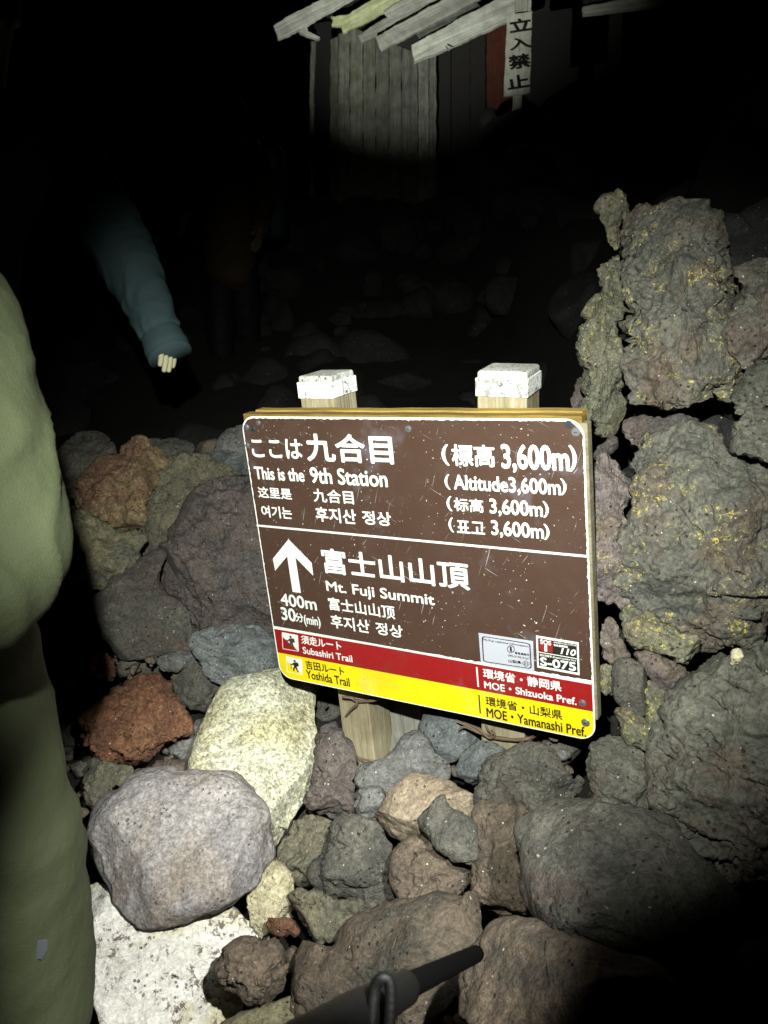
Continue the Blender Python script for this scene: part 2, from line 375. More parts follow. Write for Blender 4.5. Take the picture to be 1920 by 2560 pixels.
rock('rock', 'smooth blue grey rock tucked under the bottom edge of the sign', 'bluegrey', 'round', 'E', [(955,400),(990,330),(1030,280),(1130,260),(1280,320),(1385,420),(1380,500),(1280,540),(1220,600),(1140,640),(1080,600),(1020,520),(960,450)], 'G', .05, .6)
rock('rock', 'grey oval rock in front of the right post', 'bluegrey', 'round', 'E', [(1200,660),(1230,580),(1330,515),(1430,515),(1520,560),(1540,640),(1470,720),(1400,800),(1335,820),(1260,770),(1210,720)], 'G', .0, .65)
rock('boulder', 'broad grey brown rock at the foot of the right post', 'dark', 'lava', 'H', [(40,540),(55,400),(110,320),(200,300),(290,245),(360,255),(440,280),(475,360),(560,450),(660,500),(640,570),(470,620),(330,640),(200,640),(80,600)], 'G', .0, .65)
rock('boulder', 'tall brown grey upright rock between tan rock and dark boulder', 'brown', 'facet', 'H', [(25,1070),(25,800),(25,600),(130,560),(330,600),(320,680),(260,730),(230,830),(270,900),(280,1000),(300,1040),(390,1190),(440,1260),(250,1290),(150,1270),(60,1150)], 'G', .01, .5)
rock('rock', 'olive rock at the foot of the pale slab, left of the lumpy grey one', 'olive', 'lava', 'E', [(60,1200),(100,1090),(180,1020),(290,1010),(400,1060),(430,1180),(400,1330),(300,1420),(150,1420),(70,1320)], 'G', -.03, .8)
rock('rock', 'lumpy grey green rock with dark pitted underside below the saddle rock', 'dark', 'lava', 'E', [(390,1100),(430,1030),(500,1010),(570,1015),(680,1060),(710,1170),(780,1260),(780,1380),(700,1440),(600,1480),(420,1480),(290,1420),(260,1330),(360,1220)], 'G', -.06, .75)
rock('rock', 'dark brown rock under the tan rock', 'brown', 'lava', 'E', [(790,1330),(800,1240),(880,1150),(1000,1130),(1100,1210),(1200,1300),(1270,1370),(1270,1500),(1150,1560),(900,1560),(800,1440)], 'G', -.03, .7)
rock('rock', 'blackish crumbled rock beneath the lumpy grey green rock', 'dark', 'scoria', 'E', [(370,1480),(480,1400),(620,1380),(780,1420),(840,1540),(760,1600),(560,1600),(430,1560)], 'G', -.0, .7)
rock('rock', 'long olive brown rock above the big brown boulder at the bottom', 'olive', 'lava', 'G', [(100,330),(180,285),(280,290),(300,330),(450,370),(620,420),(590,480),(480,520),(350,600),(230,590),(170,520),(140,430)], 'G', -.06, .7)
rock('boulder', 'big brown smooth boulder at the bottom centre with pale crystals', 'brown', 'round', 'G', [(125,900),(130,700),(170,620),(200,570),(240,610),(340,620),(400,520),(480,460),(560,440),(640,420),(760,390),(960,345),(1170,365),(1180,440),(1160,560),(1150,760),(1000,950),(700,1150),(350,1200),(170,1100)], 'G', -.04, .5, res=.8)
rock('stone', 'small brown stone squeezed between the knobbly lump and brown boulder', 'brown', 'lava', 'G', [(65,660),(120,610),(160,640),(160,760),(90,780)], 'G', -.02, .8)
rock('rock', 'yellowish flat rock at the very bottom edge beneath the knobbly lump', 'yellowg', 'slab', 'D', [(860,2250),(1000,2150),(1200,2100),(1330,2040),(1380,2150),(1400,2330),(1100,2420),(860,2400)], 'G', -.03, .5)
rock('boulder', 'huge dark smooth boulder in the shade at the lower right', 'dark', 'round', 'H', [(265,720),(330,650),(450,600),(540,565),(700,540),(860,570),(1000,600),(1130,680),(1200,830),(1350,1000),(1500,1200),(1400,1480),(900,1500),(620,1360),(480,1270),(390,1170),(330,1060),(310,900),(280,830)], 'G', -.13, .5, res=.7)
rock('boulder', 'blocky cracked rock below the right wall beside the sign corner', 'lichen0', 'facet', 'H', [(670,500),(665,350),(680,250),(750,210),(850,200),(900,240),(990,300),(1020,380),(1030,500),(1050,570),(1000,680),(860,660),(700,620)], 'W', -.03, .7)
rock('boulder', 'very large dark green boulder low on the right edge', 'lichen0', 'wall', 'F', [(1650,1900),(1665,1830),(1692,1738),(1738,1699),(1775,1668),(1868,1655),(2000,1640),(2100,1900),(2050,2200),(1850,2230),(1730,2140),(1690,2060),(1650,2020)], 'W', -.06, .6, res=.8)
rock('boulder', 'dark flat boulder in the bottom right foreground', 'brown', 'round', 'H', [(-60,1500),(60,1300),(250,1240),(400,1230),(600,1370),(800,1440),(1100,1520),(1200,1900),(500,2100),(0,1950)], 'G', -.10, .4, res=.6)
rock('stone', 'small grey debris stone in the hollow behind the right post', 'grey', 'facet', 'H', [(450,280),(500,255),(555,270),(550,310),(500,325),(460,315)], 'G', .12, .7)
rock('boulder', 'narrow lichen spotted column of rock directly right of the sign top', 'lichen2', 'lava', 'A', [(400,900),(400,700),(440,640),(520,620),(548,655),(530,780),(580,900),(555,1000),(510,1080),(480,1180),(505,1250),(505,1450),(535,1540),(555,1650),(600,1800),(540,1850),(520,1940),(430,1950),(350,1900),(250,1870),(225,1750),(250,1600),(290,1480),(220,1370),(235,1230),(270,1100),(270,1040),(330,950)], 'W', .06, .6, res=1.1)
rock('boulder', 'largest grey wall boulder with yellow lichen veins at the upper right', 'lichen', 'wall', 'A', [(580,640),(610,500),(640,300),(760,150),(1000,100),(1300,250),(1440,450),(1540,600),(1530,720),(1480,800),(1460,900),(1350,1030),(1330,1180),(1420,1300),(1550,1350),(1540,1500),(1430,1640),(1300,1700),(1080,1720),(950,1770),(800,1740),(680,1680),(630,1530),(592,1280),(598,1120),(612,950),(604,780)], 'W', -.03, .6, res=1.0)
rock('rock', 'thin sliver of rock above the column against the darkness', 'lichen2', 'lava', 'A', [(540,200),(600,260),(620,430),(590,560),(550,530),(545,380)], 'W', .06, .7)
rock('rock', 'small brown wedge of rock hanging above the lichen column', 'lichen2', 'facet', 'A', [(410,380),(520,390),(530,480),(515,570),(430,510)], 'W', .12, .7)
rock('rock', 'topmost dim rock of the right wall at the edge of the darkness', 'lichen2', 'lava', 'A', [(330,230),(420,130),(560,100),(580,280),(510,390),(420,370),(350,300)], 'W', .12, .7)
rock('boulder', 'brownish wall boulder on the right edge beside the veined boulder', 'lichen0', 'wall', 'A', [(1500,620),(1659,620),(1800,700),(1860,1100),(1800,1500),(1659,1500),(1560,1470),(1400,1350),(1310,1180),(1340,1030),(1450,900),(1460,800)], 'W', .02, .6)
rock('boulder', 'brown wall rock under the right end of the veined boulder', 'lichen0', 'wall', 'A', [(1380,1700),(1480,1560),(1540,1480),(1700,1460),(1800,1500),(1800,1900),(1659,1790),(1530,1790),(1440,1840),(1400,1770)], 'W', .02, .7)
rock('boulder', 'rough grey wall rock at the right edge above the dark crack', 'lichen0', 'wall', 'A', [(1375,2130),(1420,1960),(1440,1840),(1560,1780),(1700,1760),(1800,1900),(1800,2260),(1659,2210),(1560,2140)], 'W', -.01, .7)
rock('rock', 'flat reddish rock wedged under the veined wall boulder', 'purple', 'facet', 'A', [(565,1960),(590,1890),(640,1850),(820,1870),(1000,1835),(1060,1860),(1150,1860),(1230,1920),(1300,1890),(1300,2000),(1200,2060),(1000,2090),(900,2090),(780,2100),(650,2070),(590,2010)], 'W', .0, .6)
rock('rock', 'thin grey rock on the far side of the lichen column foot', 'purple', 'lava', 'A', [(135,1790),(165,1640),(215,1530),(245,1600),(240,1720),(220,1830)], 'W', .15, .7)
rock('rock', 'dark layered rock in the gap beside the upper right sign corner', 'purple', 'facet', 'A', [(340,2080),(400,2040),(480,1990),(530,2020),(500,2110),(400,2160),(330,2180)], 'W', .08, .7)
rock('boulder', 'enormous green grey wall boulder right of the sign middle', 'lichen', 'wall', 'B', [(480,800),(520,620),(620,480),(640,380),(630,260),(700,60),(850,0),(1050,-60),(1250,-110),(1340,80),(1480,170),(1659,220),(1820,400),(1820,1650),(1659,1590),(1480,1560),(1330,1700),(1200,1690),(1170,1560),(980,1440),(880,1410),(790,1390),(760,1270),(690,1250),(600,1150),(560,1070),(590,1010),(520,900)], 'W', .0, .38, res=.9)
rock('boulder', 'purple grey lichened column touching the right edge of the sign', 'lichenp', 'lava', 'B', [(240,700),(280,480),(330,370),(345,180),(480,120),(600,130),(660,300),(640,420),(590,560),(500,700),(490,820),(510,900),(580,1020),(560,1080),(610,1180),(640,1270),(500,1270),(410,1240),(335,1140),(300,950),(250,840)], 'W', -.085, .6, res=1.1)
rock('boulder', 'layered lichen ledge beneath the enormous wall boulder', 'lichen2', 'wall', 'B', [(535,1330),(560,1275),(650,1260),(750,1290),(790,1380),(900,1430),(1150,1540),(1230,1700),(1130,1750),(1060,1750),(900,1650),(750,1600),(640,1590),(580,1490)], 'W', -.02, .6)
rock('rock', 'knobby lichened rock in the crack right of the small square stickers', 'lichenp', 'lava', 'B', [(375,1450),(455,1370),(500,1420),(540,1540),(600,1660),(600,1700),(490,1700),(400,1700),(370,1560)], 'W', .03, .8)
rock('rock', 'small pointed lichened rock touching the sign edge at the red band', 'lichen2', 'lava', 'B', [(328,1830),(380,1720),(470,1730),(470,1860),(490,2000),(430,1960),(350,1900)], 'W', .01, .7)
rock('rock', 'smooth round grey rock in the lower part of the right wall', 'dark', 'round', 'B', [(460,1780),(500,1700),(600,1680),(720,1720),(750,1850),(730,2080),(700,2120),(580,2060),(490,2010),(460,1900)], 'W', -.02, .65)
rock('rock', 'angular split rock under the lichen ledge', 'lichenp', 'facet', 'B', [(630,1640),(740,1620),(900,1680),(1060,1760),(1070,1820),(1140,1820),(1040,1890),(950,1990),(870,1970),(760,1870),(690,1740)], 'W', .0, .7)
rock('rock', 'brown lichened rock right of the smooth round grey rock', 'lichen2', 'facet', 'B', [(730,1850),(860,1900),(950,1980),(910,2200),(900,2400),(800,2300),(720,2110)], 'W', .01, .7)
rock('rock', 'low lichened rock just below the smooth round grey rock', 'lichen2', 'lava', 'B', [(490,2070),(560,2050),(700,2110),(790,2170),(810,2300),(900,2420),(700,2390),(560,2300),(510,2130)], 'W', -.01, .7)
rock('stone', 'tiny cream stone resting on the wall ledge at the far right', 'cream', 'facet', 'B', [(1368,1620),(1440,1600),(1478,1670),(1440,1715),(1390,1740),(1375,1680)], 'W', -.13, .8)
rock('rock', 'dull red rock at the right edge above the very large dark boulder', 'brown', 'lava', 'B', [(1590,1640),(1659,1600),(1770,1650),(1770,1770),(1620,1770)], 'W', -.05, .6)
rock('boulder', 'orange brown rock with a porous face left of the sign', 'orange', 'lava', 'C', [(400,600),(450,500),(520,390),(640,330),(720,260),(800,230),(860,280),(960,370),(950,450),(880,520),(840,580),(820,680),(800,780),(720,800),(600,730),(480,690)], 'L', -.03, .5)
rock('boulder', 'grey rock leaning against the right side of the orange rock', 'olive', 'facet', 'C', [(820,560),(900,450),(960,370),(1000,305),(1140,310),(1250,370),(1345,460),(1230,520),(1130,620),(1080,700),(980,820),(950,880),(870,890),(790,930),(720,960),(760,850),(800,740)], 'L', .0, .45)
rock('boulder', 'yellowish grey crusty rock under the orange rock', 'yellowg', 'lava', 'C', [(310,720),(350,640),(400,605),(480,660),(600,710),(700,760),(810,770),(800,920),(700,990),(610,1070),(590,1110),(480,1130),(400,1150),(320,950),(310,800)], 'L', -.05, .6)
rock('rock', 'dim grey brown rock behind the orange rock, next to the green jacket', 'dark', 'facet', 'C', [(270,350),(350,260),(420,210),(540,190),(630,250),(650,330),(520,420),(440,570),(370,580),(300,480)], 'L', .04, .5)
rock('rock', 'dim rock in the dark behind the tip of the orange rock', 'dark', 'facet', 'C', [(780,260),(870,225),(1000,230),(1110,240),(1090,310),(960,380),(860,330)], 'L', .10, .5)
rock('stone', 'small dim stone behind the grey leaning rock', 'brown', 'facet', 'C', [(1090,290),(1190,225),(1260,235),(1260,300),(1180,325)], 'L', .12, .6)
rock('rock', 'pale grey pointed rock behind the upper left corner of the sign', 'grey', 'facet', 'C', [(1200,320),(1310,180),(1390,130),(1500,200),(1500,330),(1280,335)], 'L', .05, .5)
rock('rock', 'flat grey rock behind the left edge of the sign', 'bluegrey', 'facet', 'C', [(990,315),(1240,305),(1450,310),(1500,440),(1330,490),(1230,440)], 'L', .08, .5)
rock('boulder', 'large purple brown boulder directly left of the sign', 'purple', 'lava', 'C', [(960,880),(1000,810),(1080,720),(1110,620),(1220,500),(1340,455),(1470,460),(1640,700),(1700,1250),(1600,1400),(1400,1350),(1250,1340),(1160,1370),(1070,1390),(1040,1270),(1000,1150),(880,1080),(870,980)], 'L', .0, .42, res=1.1)
rock('boulder', 'dark flat slab half in shadow below the yellowish rock', 'dark', 'slab', 'C', [(490,1160),(620,1100),(640,1030),(740,970),(900,870),(960,890),(900,1000),(910,1080),(1030,1170),(1070,1290),(1080,1400),(1150,1450),(1000,1450),(850,1470),(700,1500),(640,1400),(560,1310)], 'L', .02, .45)
rock('boulder', 'rough dark grey rock below the purple boulder by the trail bands', 'bluegrey', 'facet', 'C', [(1110,1390),(1180,1340),(1300,1310),(1450,1310),(1600,1400),(1650,1560),(1450,1650),(1250,1670),(1180,1580),(1150,1470)], 'L', -.06, .5)
rock('rock', 'thin dark rock in the gap under the half shadowed slab', 'grey', 'facet', 'C', [(880,1490),(1020,1455),(1150,1450),(1170,1510),(1060,1550),(920,1580)], 'L', -.02, .6)
rock('rock', 'dim red rock in the shadow above the rusty scoria', 'red', 'lava', 'C', [(470,1580),(510,1480),(600,1450),(660,1530),(640,1620),(520,1640)], 'L', .02, .6)
rock('rock', 'grey sliver of rock beside the jacket elbow', 'grey', 'facet', 'C', [(410,1140),(490,1170),(550,1330),(500,1340),(400,1300)], 'L', .05, .5)
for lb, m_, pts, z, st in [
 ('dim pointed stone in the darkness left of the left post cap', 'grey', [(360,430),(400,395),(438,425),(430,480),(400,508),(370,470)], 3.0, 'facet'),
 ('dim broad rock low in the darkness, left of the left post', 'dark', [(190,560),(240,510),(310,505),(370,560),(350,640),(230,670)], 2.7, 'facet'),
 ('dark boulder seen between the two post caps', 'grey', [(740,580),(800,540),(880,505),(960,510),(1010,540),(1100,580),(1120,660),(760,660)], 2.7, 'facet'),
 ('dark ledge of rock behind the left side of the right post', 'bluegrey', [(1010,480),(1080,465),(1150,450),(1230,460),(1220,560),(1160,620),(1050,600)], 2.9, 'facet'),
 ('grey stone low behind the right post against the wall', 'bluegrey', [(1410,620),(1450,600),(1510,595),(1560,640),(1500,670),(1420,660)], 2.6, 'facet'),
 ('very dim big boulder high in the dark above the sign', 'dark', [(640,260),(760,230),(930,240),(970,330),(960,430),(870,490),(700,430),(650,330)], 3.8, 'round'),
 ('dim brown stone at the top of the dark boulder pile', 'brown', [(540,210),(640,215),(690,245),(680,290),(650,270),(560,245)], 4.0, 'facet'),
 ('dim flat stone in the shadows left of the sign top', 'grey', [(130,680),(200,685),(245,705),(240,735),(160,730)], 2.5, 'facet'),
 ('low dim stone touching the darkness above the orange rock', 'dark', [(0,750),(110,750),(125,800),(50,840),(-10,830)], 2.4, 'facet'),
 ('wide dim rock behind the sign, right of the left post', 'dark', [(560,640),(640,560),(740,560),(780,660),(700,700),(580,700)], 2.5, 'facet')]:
    rock('rock', lb, 'black' if m_ != 'brown' else m_, st, 'I', pts, z*1.6, 0, .6, res=.8)  # all but the brown one take the colour darkened for night


# ------------------------------------------------------------------ ground and loose rubble
def sm(a, b, x):
    t = np.clip((x-a)/(b-a), 0, 1); return t*t*(3-2*t)
def ground_z(x, y):
    z = .40*sm(.55, 1.15, y) + .18*sm(1.2, 1.7, y) + .12*sm(1.7, 2.4, y) + .35*sm(3.4, 5.5, y) + .8*sm(5.5, 8.0, y) + 1.2*sm(8, 16, y) + .03*np.clip(y-14, 0, 400)
    z = z + 1.45*sm(.62, .95, x)*sm(.5, 1.0, y)*(1-.5*sm(2.2, 3.5, y)) - .25*sm(1.0, .5, y)*0
    return z
def axis(a, b, n, c, k=2.2):
    t = np.linspace(-1, 1, n); return c + np.sign(t)*np.abs(t)**k*np.where(t > 0, b-c, c-a)
gx = axis(-120, 120, 260, 0); gy = axis(-60, 200, 280, 1.4)
GX, GY = np.meshgrid(gx, gy)
P3 = np.stack([GX.ravel(), GY.ravel(), np.zeros(GX.size)], -1)
GZ = ground_z(GX, GY) + (fbm(P3*3, 3, 4, .55)*.05 + fbm(P3*.5, 9, 3)*.10*np.clip(np.abs(P3[:, 1]-1.2)/2, 0, 1)).reshape(GX.shape)
Vg = np.stack([GX, GY, GZ], -1).reshape(-1, 3)
ii = np.arange(GX.size).reshape(GX.shape)
Qg = np.stack([ii[:-1, :-1], ii[:-1, 1:], ii[1:, 1:], ii[1:, :-1]], -1).reshape(-1, 4)
soil = rock_mat('volcanic_soil', (.10,.095,.09), (.14,.13,.12), (.12,.11,.10), speck=.1, bump=.01)
tag(link('ground', grid_mesh('ground', Vg, Qg), soil), kind='structure')

def ico_pts(sub=2):
    bm = bmesh.new(); bmesh.ops.create_icosphere(bm, subdivisions=sub, radius=1)
    v = np.array([q.co for q in bm.verts]); f = np.array([[q.index for q in p.verts] for p in bm.faces]); bm.free(); return v, f
def rubble(name, spots, mat, label, seed, sub=3):
    rng = np.random.default_rng(seed); v0, f0 = ico_pts(sub); Vs = []; Fs = []; n = 0
    for (c, r) in spots:
        v = v0*np.array([1, rng.uniform(.6, .95), rng.uniform(.5, .85)])
        for _ in range(9):
            a = rng.normal(size=3); a /= np.linalg.norm(a); d = v@a; v = v-np.maximum(d-d.max()*rng.uniform(.6, .9), 0)[:, None]*a
        v = v*(1+.13*fbm(v*1.6+rng.uniform(0, 50), 4, 3)+.035*fbm(v*6+rng.uniform(0, 50), 4, 3))[:, None]
        th = rng.uniform(0, 6.3); R = np.array([[math.cos(th), -math.sin(th), 0], [math.sin(th), math.cos(th), 0], [0, 0, 1]])
        ph = rng.uniform(-.6, .6); R = R@np.array([[1, 0, 0], [0, math.cos(ph), -math.sin(ph)], [0, math.sin(ph), math.cos(ph)]])
        Vs.append(v@R.T*r+np.array(c)); Fs.append(f0+n); n += len(v)
    me = bpy.data.meshes.new(name); me.from_pydata(np.concatenate(Vs).tolist(), [], np.concatenate(Fs).tolist()); me.shade_smooth()
    return tag(link(name, me, mat), label, 'rubble', kind='stuff')
rg = np.random.default_rng(5)
spots = []
for _ in range(150):        # fist-sized filling between and behind the named rocks
    px, py = rg.uniform(150, 1500), rg.uniform(1650, 2600); spots.append((W(px, py, float(dep('G', px, py))+.14+rg.uniform(0, .06)), rg.uniform(.025, .055)))
for _ in range(70):
    px, py = rg.uniform(100, 800), rg.uniform(1150, 1750); spots.append((W(px, py, float(dep('L', px, py))+.2), rg.uniform(.03, .08)))
rubble('rubble', spots, R_['dark'], 'dark volcanic rubble filling the gaps between the big rocks', 11)
spots = []
for _ in range(900):
    px, py = rg.uniform(150, 1500), rg.uniform(1600, 2600); spots.append((W(px, py, float(dep('G', px, py))+.07+rg.uniform(0, .12)), rg.uniform(.005, .017)))
for _ in range(300):
    px, py = rg.uniform(60, 700), rg.uniform(1200, 1750); spots.append((W(px, py, float(dep('L', px, py))+.10+rg.uniform(0, .08)), rg.uniform(.006, .018)))
rubble('gravel', spots, R_['brown'], 'loose brown gravel lying in the gaps between the rocks', 14, 2)
spots = []
for _ in range(130):
    px, py = rg.uniform(1600, 2000), rg.uniform(560, 2000); spots.append((W(px, py, float(dep('W', px, py))+.24+rg.uniform(0, .08)), rg.uniform(.05, .10)))
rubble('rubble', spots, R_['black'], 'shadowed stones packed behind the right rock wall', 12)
spots = []
for _ in range(420):
    x, y = rg.uniform(-4.2, 3.0), rg.uniform(2.6, 8.5); spots.append(((x, y, float(ground_z(x, y))), rg.uniform(.06, .26)))
rubble('rubble', spots, R_['black'], 'dim field of rough rocks climbing the slope behind the sign', 13)


# ------------------------------------------------------------------ the trail sign
def c2w(v): return Vector((v[0], v[2]*CP - v[1]*SP, -v[2]*SP - v[1]*CP))
_u = np.array([.85292, .06379, -.51812]); _u /= np.linalg.norm(_u)
_v = np.array([.10340, .95220, .28745]); _v -= _u*(_u@_v); _v /= np.linalg.norm(_v)
_n = np.cross(_u, _v)
SD = .6/.4101                                                      # depth of the sign's top left corner
_O = np.array([(601-960)/F, (1041-1280)/F, 1.0])*SD
def uv(px, py):
    r = np.array([(px-960)/F, (py-1280)/F, 1.0]); X = r*((_O@_n)/(r@_n)) - _O
    return float(X@_u), float(-(X@_v))
def uvo(px, py, off):
    r = np.array([(px-960)/F, (py-1280)/F, 1.0]); X = r*((_O@_n+off)/(r@_n)) - _O
    return float(X@_u), float(-(X@_v))
Rm = Matrix((c2w(_u), -c2w(_v), -c2w(_n))).transposed().to_4x4()
SM = Matrix.Translation(W(601, 1041, SD)) @ Rm
sign = empty('information_sign', SM, 'brown trail information sign with red and yellow bands on two posts', 'sign')
SGW, SGH = .600, .494
GR = {'S': (560,860,.602773), 'T': (600,1000,.277275), 'U': (1040,1060,.277275), 'V': (660,1320,.325497), 'X': (1140,1540,.229053)}
def g(reg, x, y):
    ox, oy, k = GR[reg]; return uv(ox+x*k, oy+y*k)

m_plate = flat('worn_aluminium', (.82,.82,.80), .45, .0, bump=.0004, bs=60)
m_brown = paint('sign_brown', (.23,.165,.135), wear=1.0, scr=1.0)
m_white = paint('sign_white', (.74,.75,.74), chip=(.40,.30,.25), wear=.9, scr=.3, dirt=(.6,.58,.55))
m_red = paint('sign_red', (.47,.07,.075), chip=(.55,.42,.38), wear=.6, scr=.4)
m_yel = paint('sign_yellow', (.76,.69,.05), chip=(.32,.27,.10), wear=1.1, scr=.5, dirt=(.55,.48,.12))
m_black = flat('print_dark', (.12,.08,.06), .5)
m_stk = paint('sticker_grey_white', (.58,.59,.63), chip=(.5,.5,.5), wear=.3, scr=.2)
m_steel = flat('dull_steel', (.55,.56,.57), .4, .8, bump=.0003)
m_rust = flat('rusty_iron', (.33,.26,.20), .8, .2, bump=.001)
m_oldw = wood_mat('weathered_post_wood', (.50,.46,.35), (.60,.57,.49), (.33,.29,.20), freq=70)
m_yelw = wood_mat('yellowed_timber', (.46,.38,.17), (.58,.48,.24), (.28,.21,.09), freq=60)
m_greyw = wood_mat('grey_timber', (.48,.47,.45), (.62,.61,.58), (.30,.28,.26), freq=80)
m_cap = rock_mat('white_painted_metal', (.74,.75,.75), (.84,.84,.83), None, blotch=.35, speck=0, bump=.0008, patch=((.45,.45,.43), .645))
m_capt = rock_mat('grey_weathered_cap_top', (.55,.55,.53), (.70,.70,.68), None, blotch=.5, speck=0, bump=.002)

def prism(name, pts, z0, z1, mat, parent, bevel=0, local=None):
    """polygon in the xy plane of the parent, solid between z0 and z1"""
    bm = bmesh.new()
    vs = [bm.verts.new((x, y, z1)) for x, y in pts]
    f = bm.faces.new(vs)
    r = bmesh.ops.extrude_face_region(bm, geom=[f])
    bmesh.ops.translate(bm, verts=[e for e in r['geom'] if isinstance(e, bmesh.types.BMVert)], vec=(0, 0, z0-z1))
    bmesh.ops.recalc_face_normals(bm, faces=bm.faces)
    if bevel: bmesh.ops.bevel(bm, geom=bm.edges[:], offset=bevel, segments=2, affect='EDGES', profile=.6)
    me = bpy.data.meshes.new(name); bm.to_mesh(me); bm.free()
    return link(name, me, mat, parent)
def rrect(x0, y0, x1, y1, r, rs=None, n=8):
    rs = rs or (r, r, r, r); out = []                              # bottom-left, bottom-right, top-right, top-left
    for (cx, cy, a0, rr, sx, sy) in ((x0, y0, 180, rs[0], 1, 1), (x1, y0, 270, rs[1], -1, 1), (x1, y1, 0, rs[2], -1, -1), (x0, y1, 90, rs[3], 1, -1)):
        for k in range(n+1):
            a = math.radians(a0+90*k/n); out.append((cx+sx*rr+rr*math.cos(a), cy+sy*rr+rr*math.sin(a)))
    return out
def clip_y(pts, ya, yb):
    def cl(p, y, keep):
        o = []
        for i in range(len(p)):
            a, b = p[i], p[(i+1) % len(p)]; ia, ib = keep(a[1]), keep(b[1])
            if ia: o.append(a)
            if ia != ib: t = (y-a[1])/(b[1]-a[1]); o.append((a[0]+t*(b[0]-a[0]), y))
        return o
    return cl(cl(pts, ya, lambda q: q >= ya), yb, lambda q: q <= yb)

yR = (g('S', 207, 1176)[1]+g('S', 1526, 1411)[1])/2; yY = (g('S', 222, 1276)[1]+g('S', 1536, 1528)[1])/2
RC = .026
prism('plate', rrect(0, -SGH, SGW, 0, RC, n=10), -.003, 0, m_plate, sign, bevel=.0006)
inset = rrect(.0028, -SGH+.0022, SGW-.0022, -.0030, RC-.002, n=10)
rgw = random.Random(3)
def ragged(pts, amp=.0009):
    out = []
    for i in range(len(pts)):
        a, b = pts[i], pts[(i+1) % len(pts)]; L = math.dist(a, b); n = max(1, int(L/.004))
        for k in range(n):
            t = k/n; out.append((a[0]+(b[0]-a[0])*t+rgw.gauss(0, amp*.5), a[1]+(b[1]-a[1])*t+rgw.gauss(0, amp*.5)))
    return out
prism('brown_face', ragged(clip_y(inset, yR+.0035, 1)), .0002, .0005, m_brown, sign)
prism('red_band', clip_y(inset, yY, yR), .0002, .0005, m_red, sign)
prism('yellow_band', clip_y(inset, -1, yY), .0002, .0005, m_yel, sign)
def line_g(name, reg, a, b, th, mat, z=.0009):
    (x0, y0), (x1, y1) = g(reg, *a), g(reg, *b); dx, dy = x1-x0, y1-y0; L = math.hypot(dx, dy); nx, ny = -dy/L*th/2, dx/L*th/2
    return prism(name, [(x0+nx, y0+ny), (x0-nx, y0-ny), (x1-nx, y1-ny), (x1+nx, y1+ny)], .0005, z, mat, sign)
line_g('dividing_line', 'S', (137, 752), (1506, 880), .0036, m_white)
line_g('band_line', 'S', (206, 1172), (1524, 1407), .0036, m_white)
line_g('upright_line', 'X', (228, 556), (245, 770), .0026, m_white)
line_g('upright_line', 'X', (252, 858), (267, 1060), .0022, m_black)
def poly_g(name, reg, pts, z0, z1, mat, parent=None): return prism(name, [g(reg, *p) for p in pts], z0, z1, mat, parent or sign)
poly_g('arrow', 'V', [(190,86),(368,268),(380,364),(243,225),(285,497),(222,490),(180,215),(88,327),(70,235)], .0006, .0009, m_white)

CAPH = [None]
def text_mesh(s, shear=0):
    c = bpy.data.curves.new('lettering', 'FONT'); c.body = s; c.shear = shear; c.resolution_u = 4
    o = bpy.data.objects.new('lettering', c); COL.objects.link(o)
    dg = bpy.context.evaluated_depsgraph_get(); me = bpy.data.meshes.new_from_object(o.evaluated_get(dg))
    bpy.data.objects.remove(o); bpy.data.curves.remove(c); return me
def lettering(s, box, mat, mode='box', bold=.03, z=.0006, parent=None, shear=0, rot=0.0, name='lettering', dz=.00003):
    """letters as thin film, fitted into the rectangle box (x0, y0, x1, y1) of the sign"""
    me = text_mesh(s, shear)
    n = len(me.vertices); co = np.empty(n*3, np.float32); me.vertices.foreach_get('co', co); co = co.reshape(-1, 3)
    if CAPH[0] is None:
        h = text_mesh('H'); a = np.empty(len(h.vertices)*3, np.float32); h.vertices.foreach_get('co', a); CAPH[0] = a.reshape(-1, 3)[:, 1].max()
    x0, y0, x1, y1 = box
    sx = (x1-x0)/(co[:, 0].max()-co[:, 0].min())
    lo, hi = (co[:, 1].min(), co[:, 1].max()) if mode == 'box' else (0.0, CAPH[0])
    sy = (y1-y0)/(hi-lo)
    X = (co[:, 0]-co[:, 0].min())*sx + x0; Y = (co[:, 1]-lo)*sy + y0
    faces = [tuple(p.vertices) for p in me.polygons]
    H = (y1-y0); r = bold*H; K = [(0, 0)]+([(math.cos(a), math.sin(a)) for a in np.linspace(0, 2*math.pi, 8, endpoint=False)] if bold else [])
    # keep the total width: shrink a little for the boldness
    if bold: X = x0+r+(X-x0)*(x1-x0-2*r)/(x1-x0); Y = y0+r+(Y-y0)*(H-2*r)/H if mode == 'box' else Y
    V = []; Fc = []
    for i, (a, b) in enumerate(K):
        V.append(np.stack([X+a*r, Y+b*r, np.full(n, z+i*dz)], -1)); Fc += [tuple(q+i*n for q in f) for f in faces]
    m2 = bpy.data.meshes.new(name); m2.from_pydata(np.concatenate(V).tolist(), [], Fc); m2.update()
    bpy.data.meshes.remove(me)
    return link(name, m2, mat, parent or sign)
def tx(s, reg, bl, tr, mode='box', mat=None, bold=.03, **k):
    a = g(reg, *bl); b = g(reg, *tr); return lettering(s, (a[0], a[1], b[0], b[1]), mat or m_white, mode, bold, **k)
C_ = 'cap'
tx('ここは', 'T', (118,516), (545,352), bold=0.025)
tx('九合目', 'T', (612,550), (1365,312), bold=0.030)
tx('This is the', 'T', (140,708), (572,622), C_, bold=0.036)
tx('9th Station', 'T', (642,742), (1322,640), C_, bold=0.032)
tx('这里是', 'T', (172,878), (460,797), bold=0.022)
tx('九合目', 'T', (670,916), (1018,817), bold=0.022)
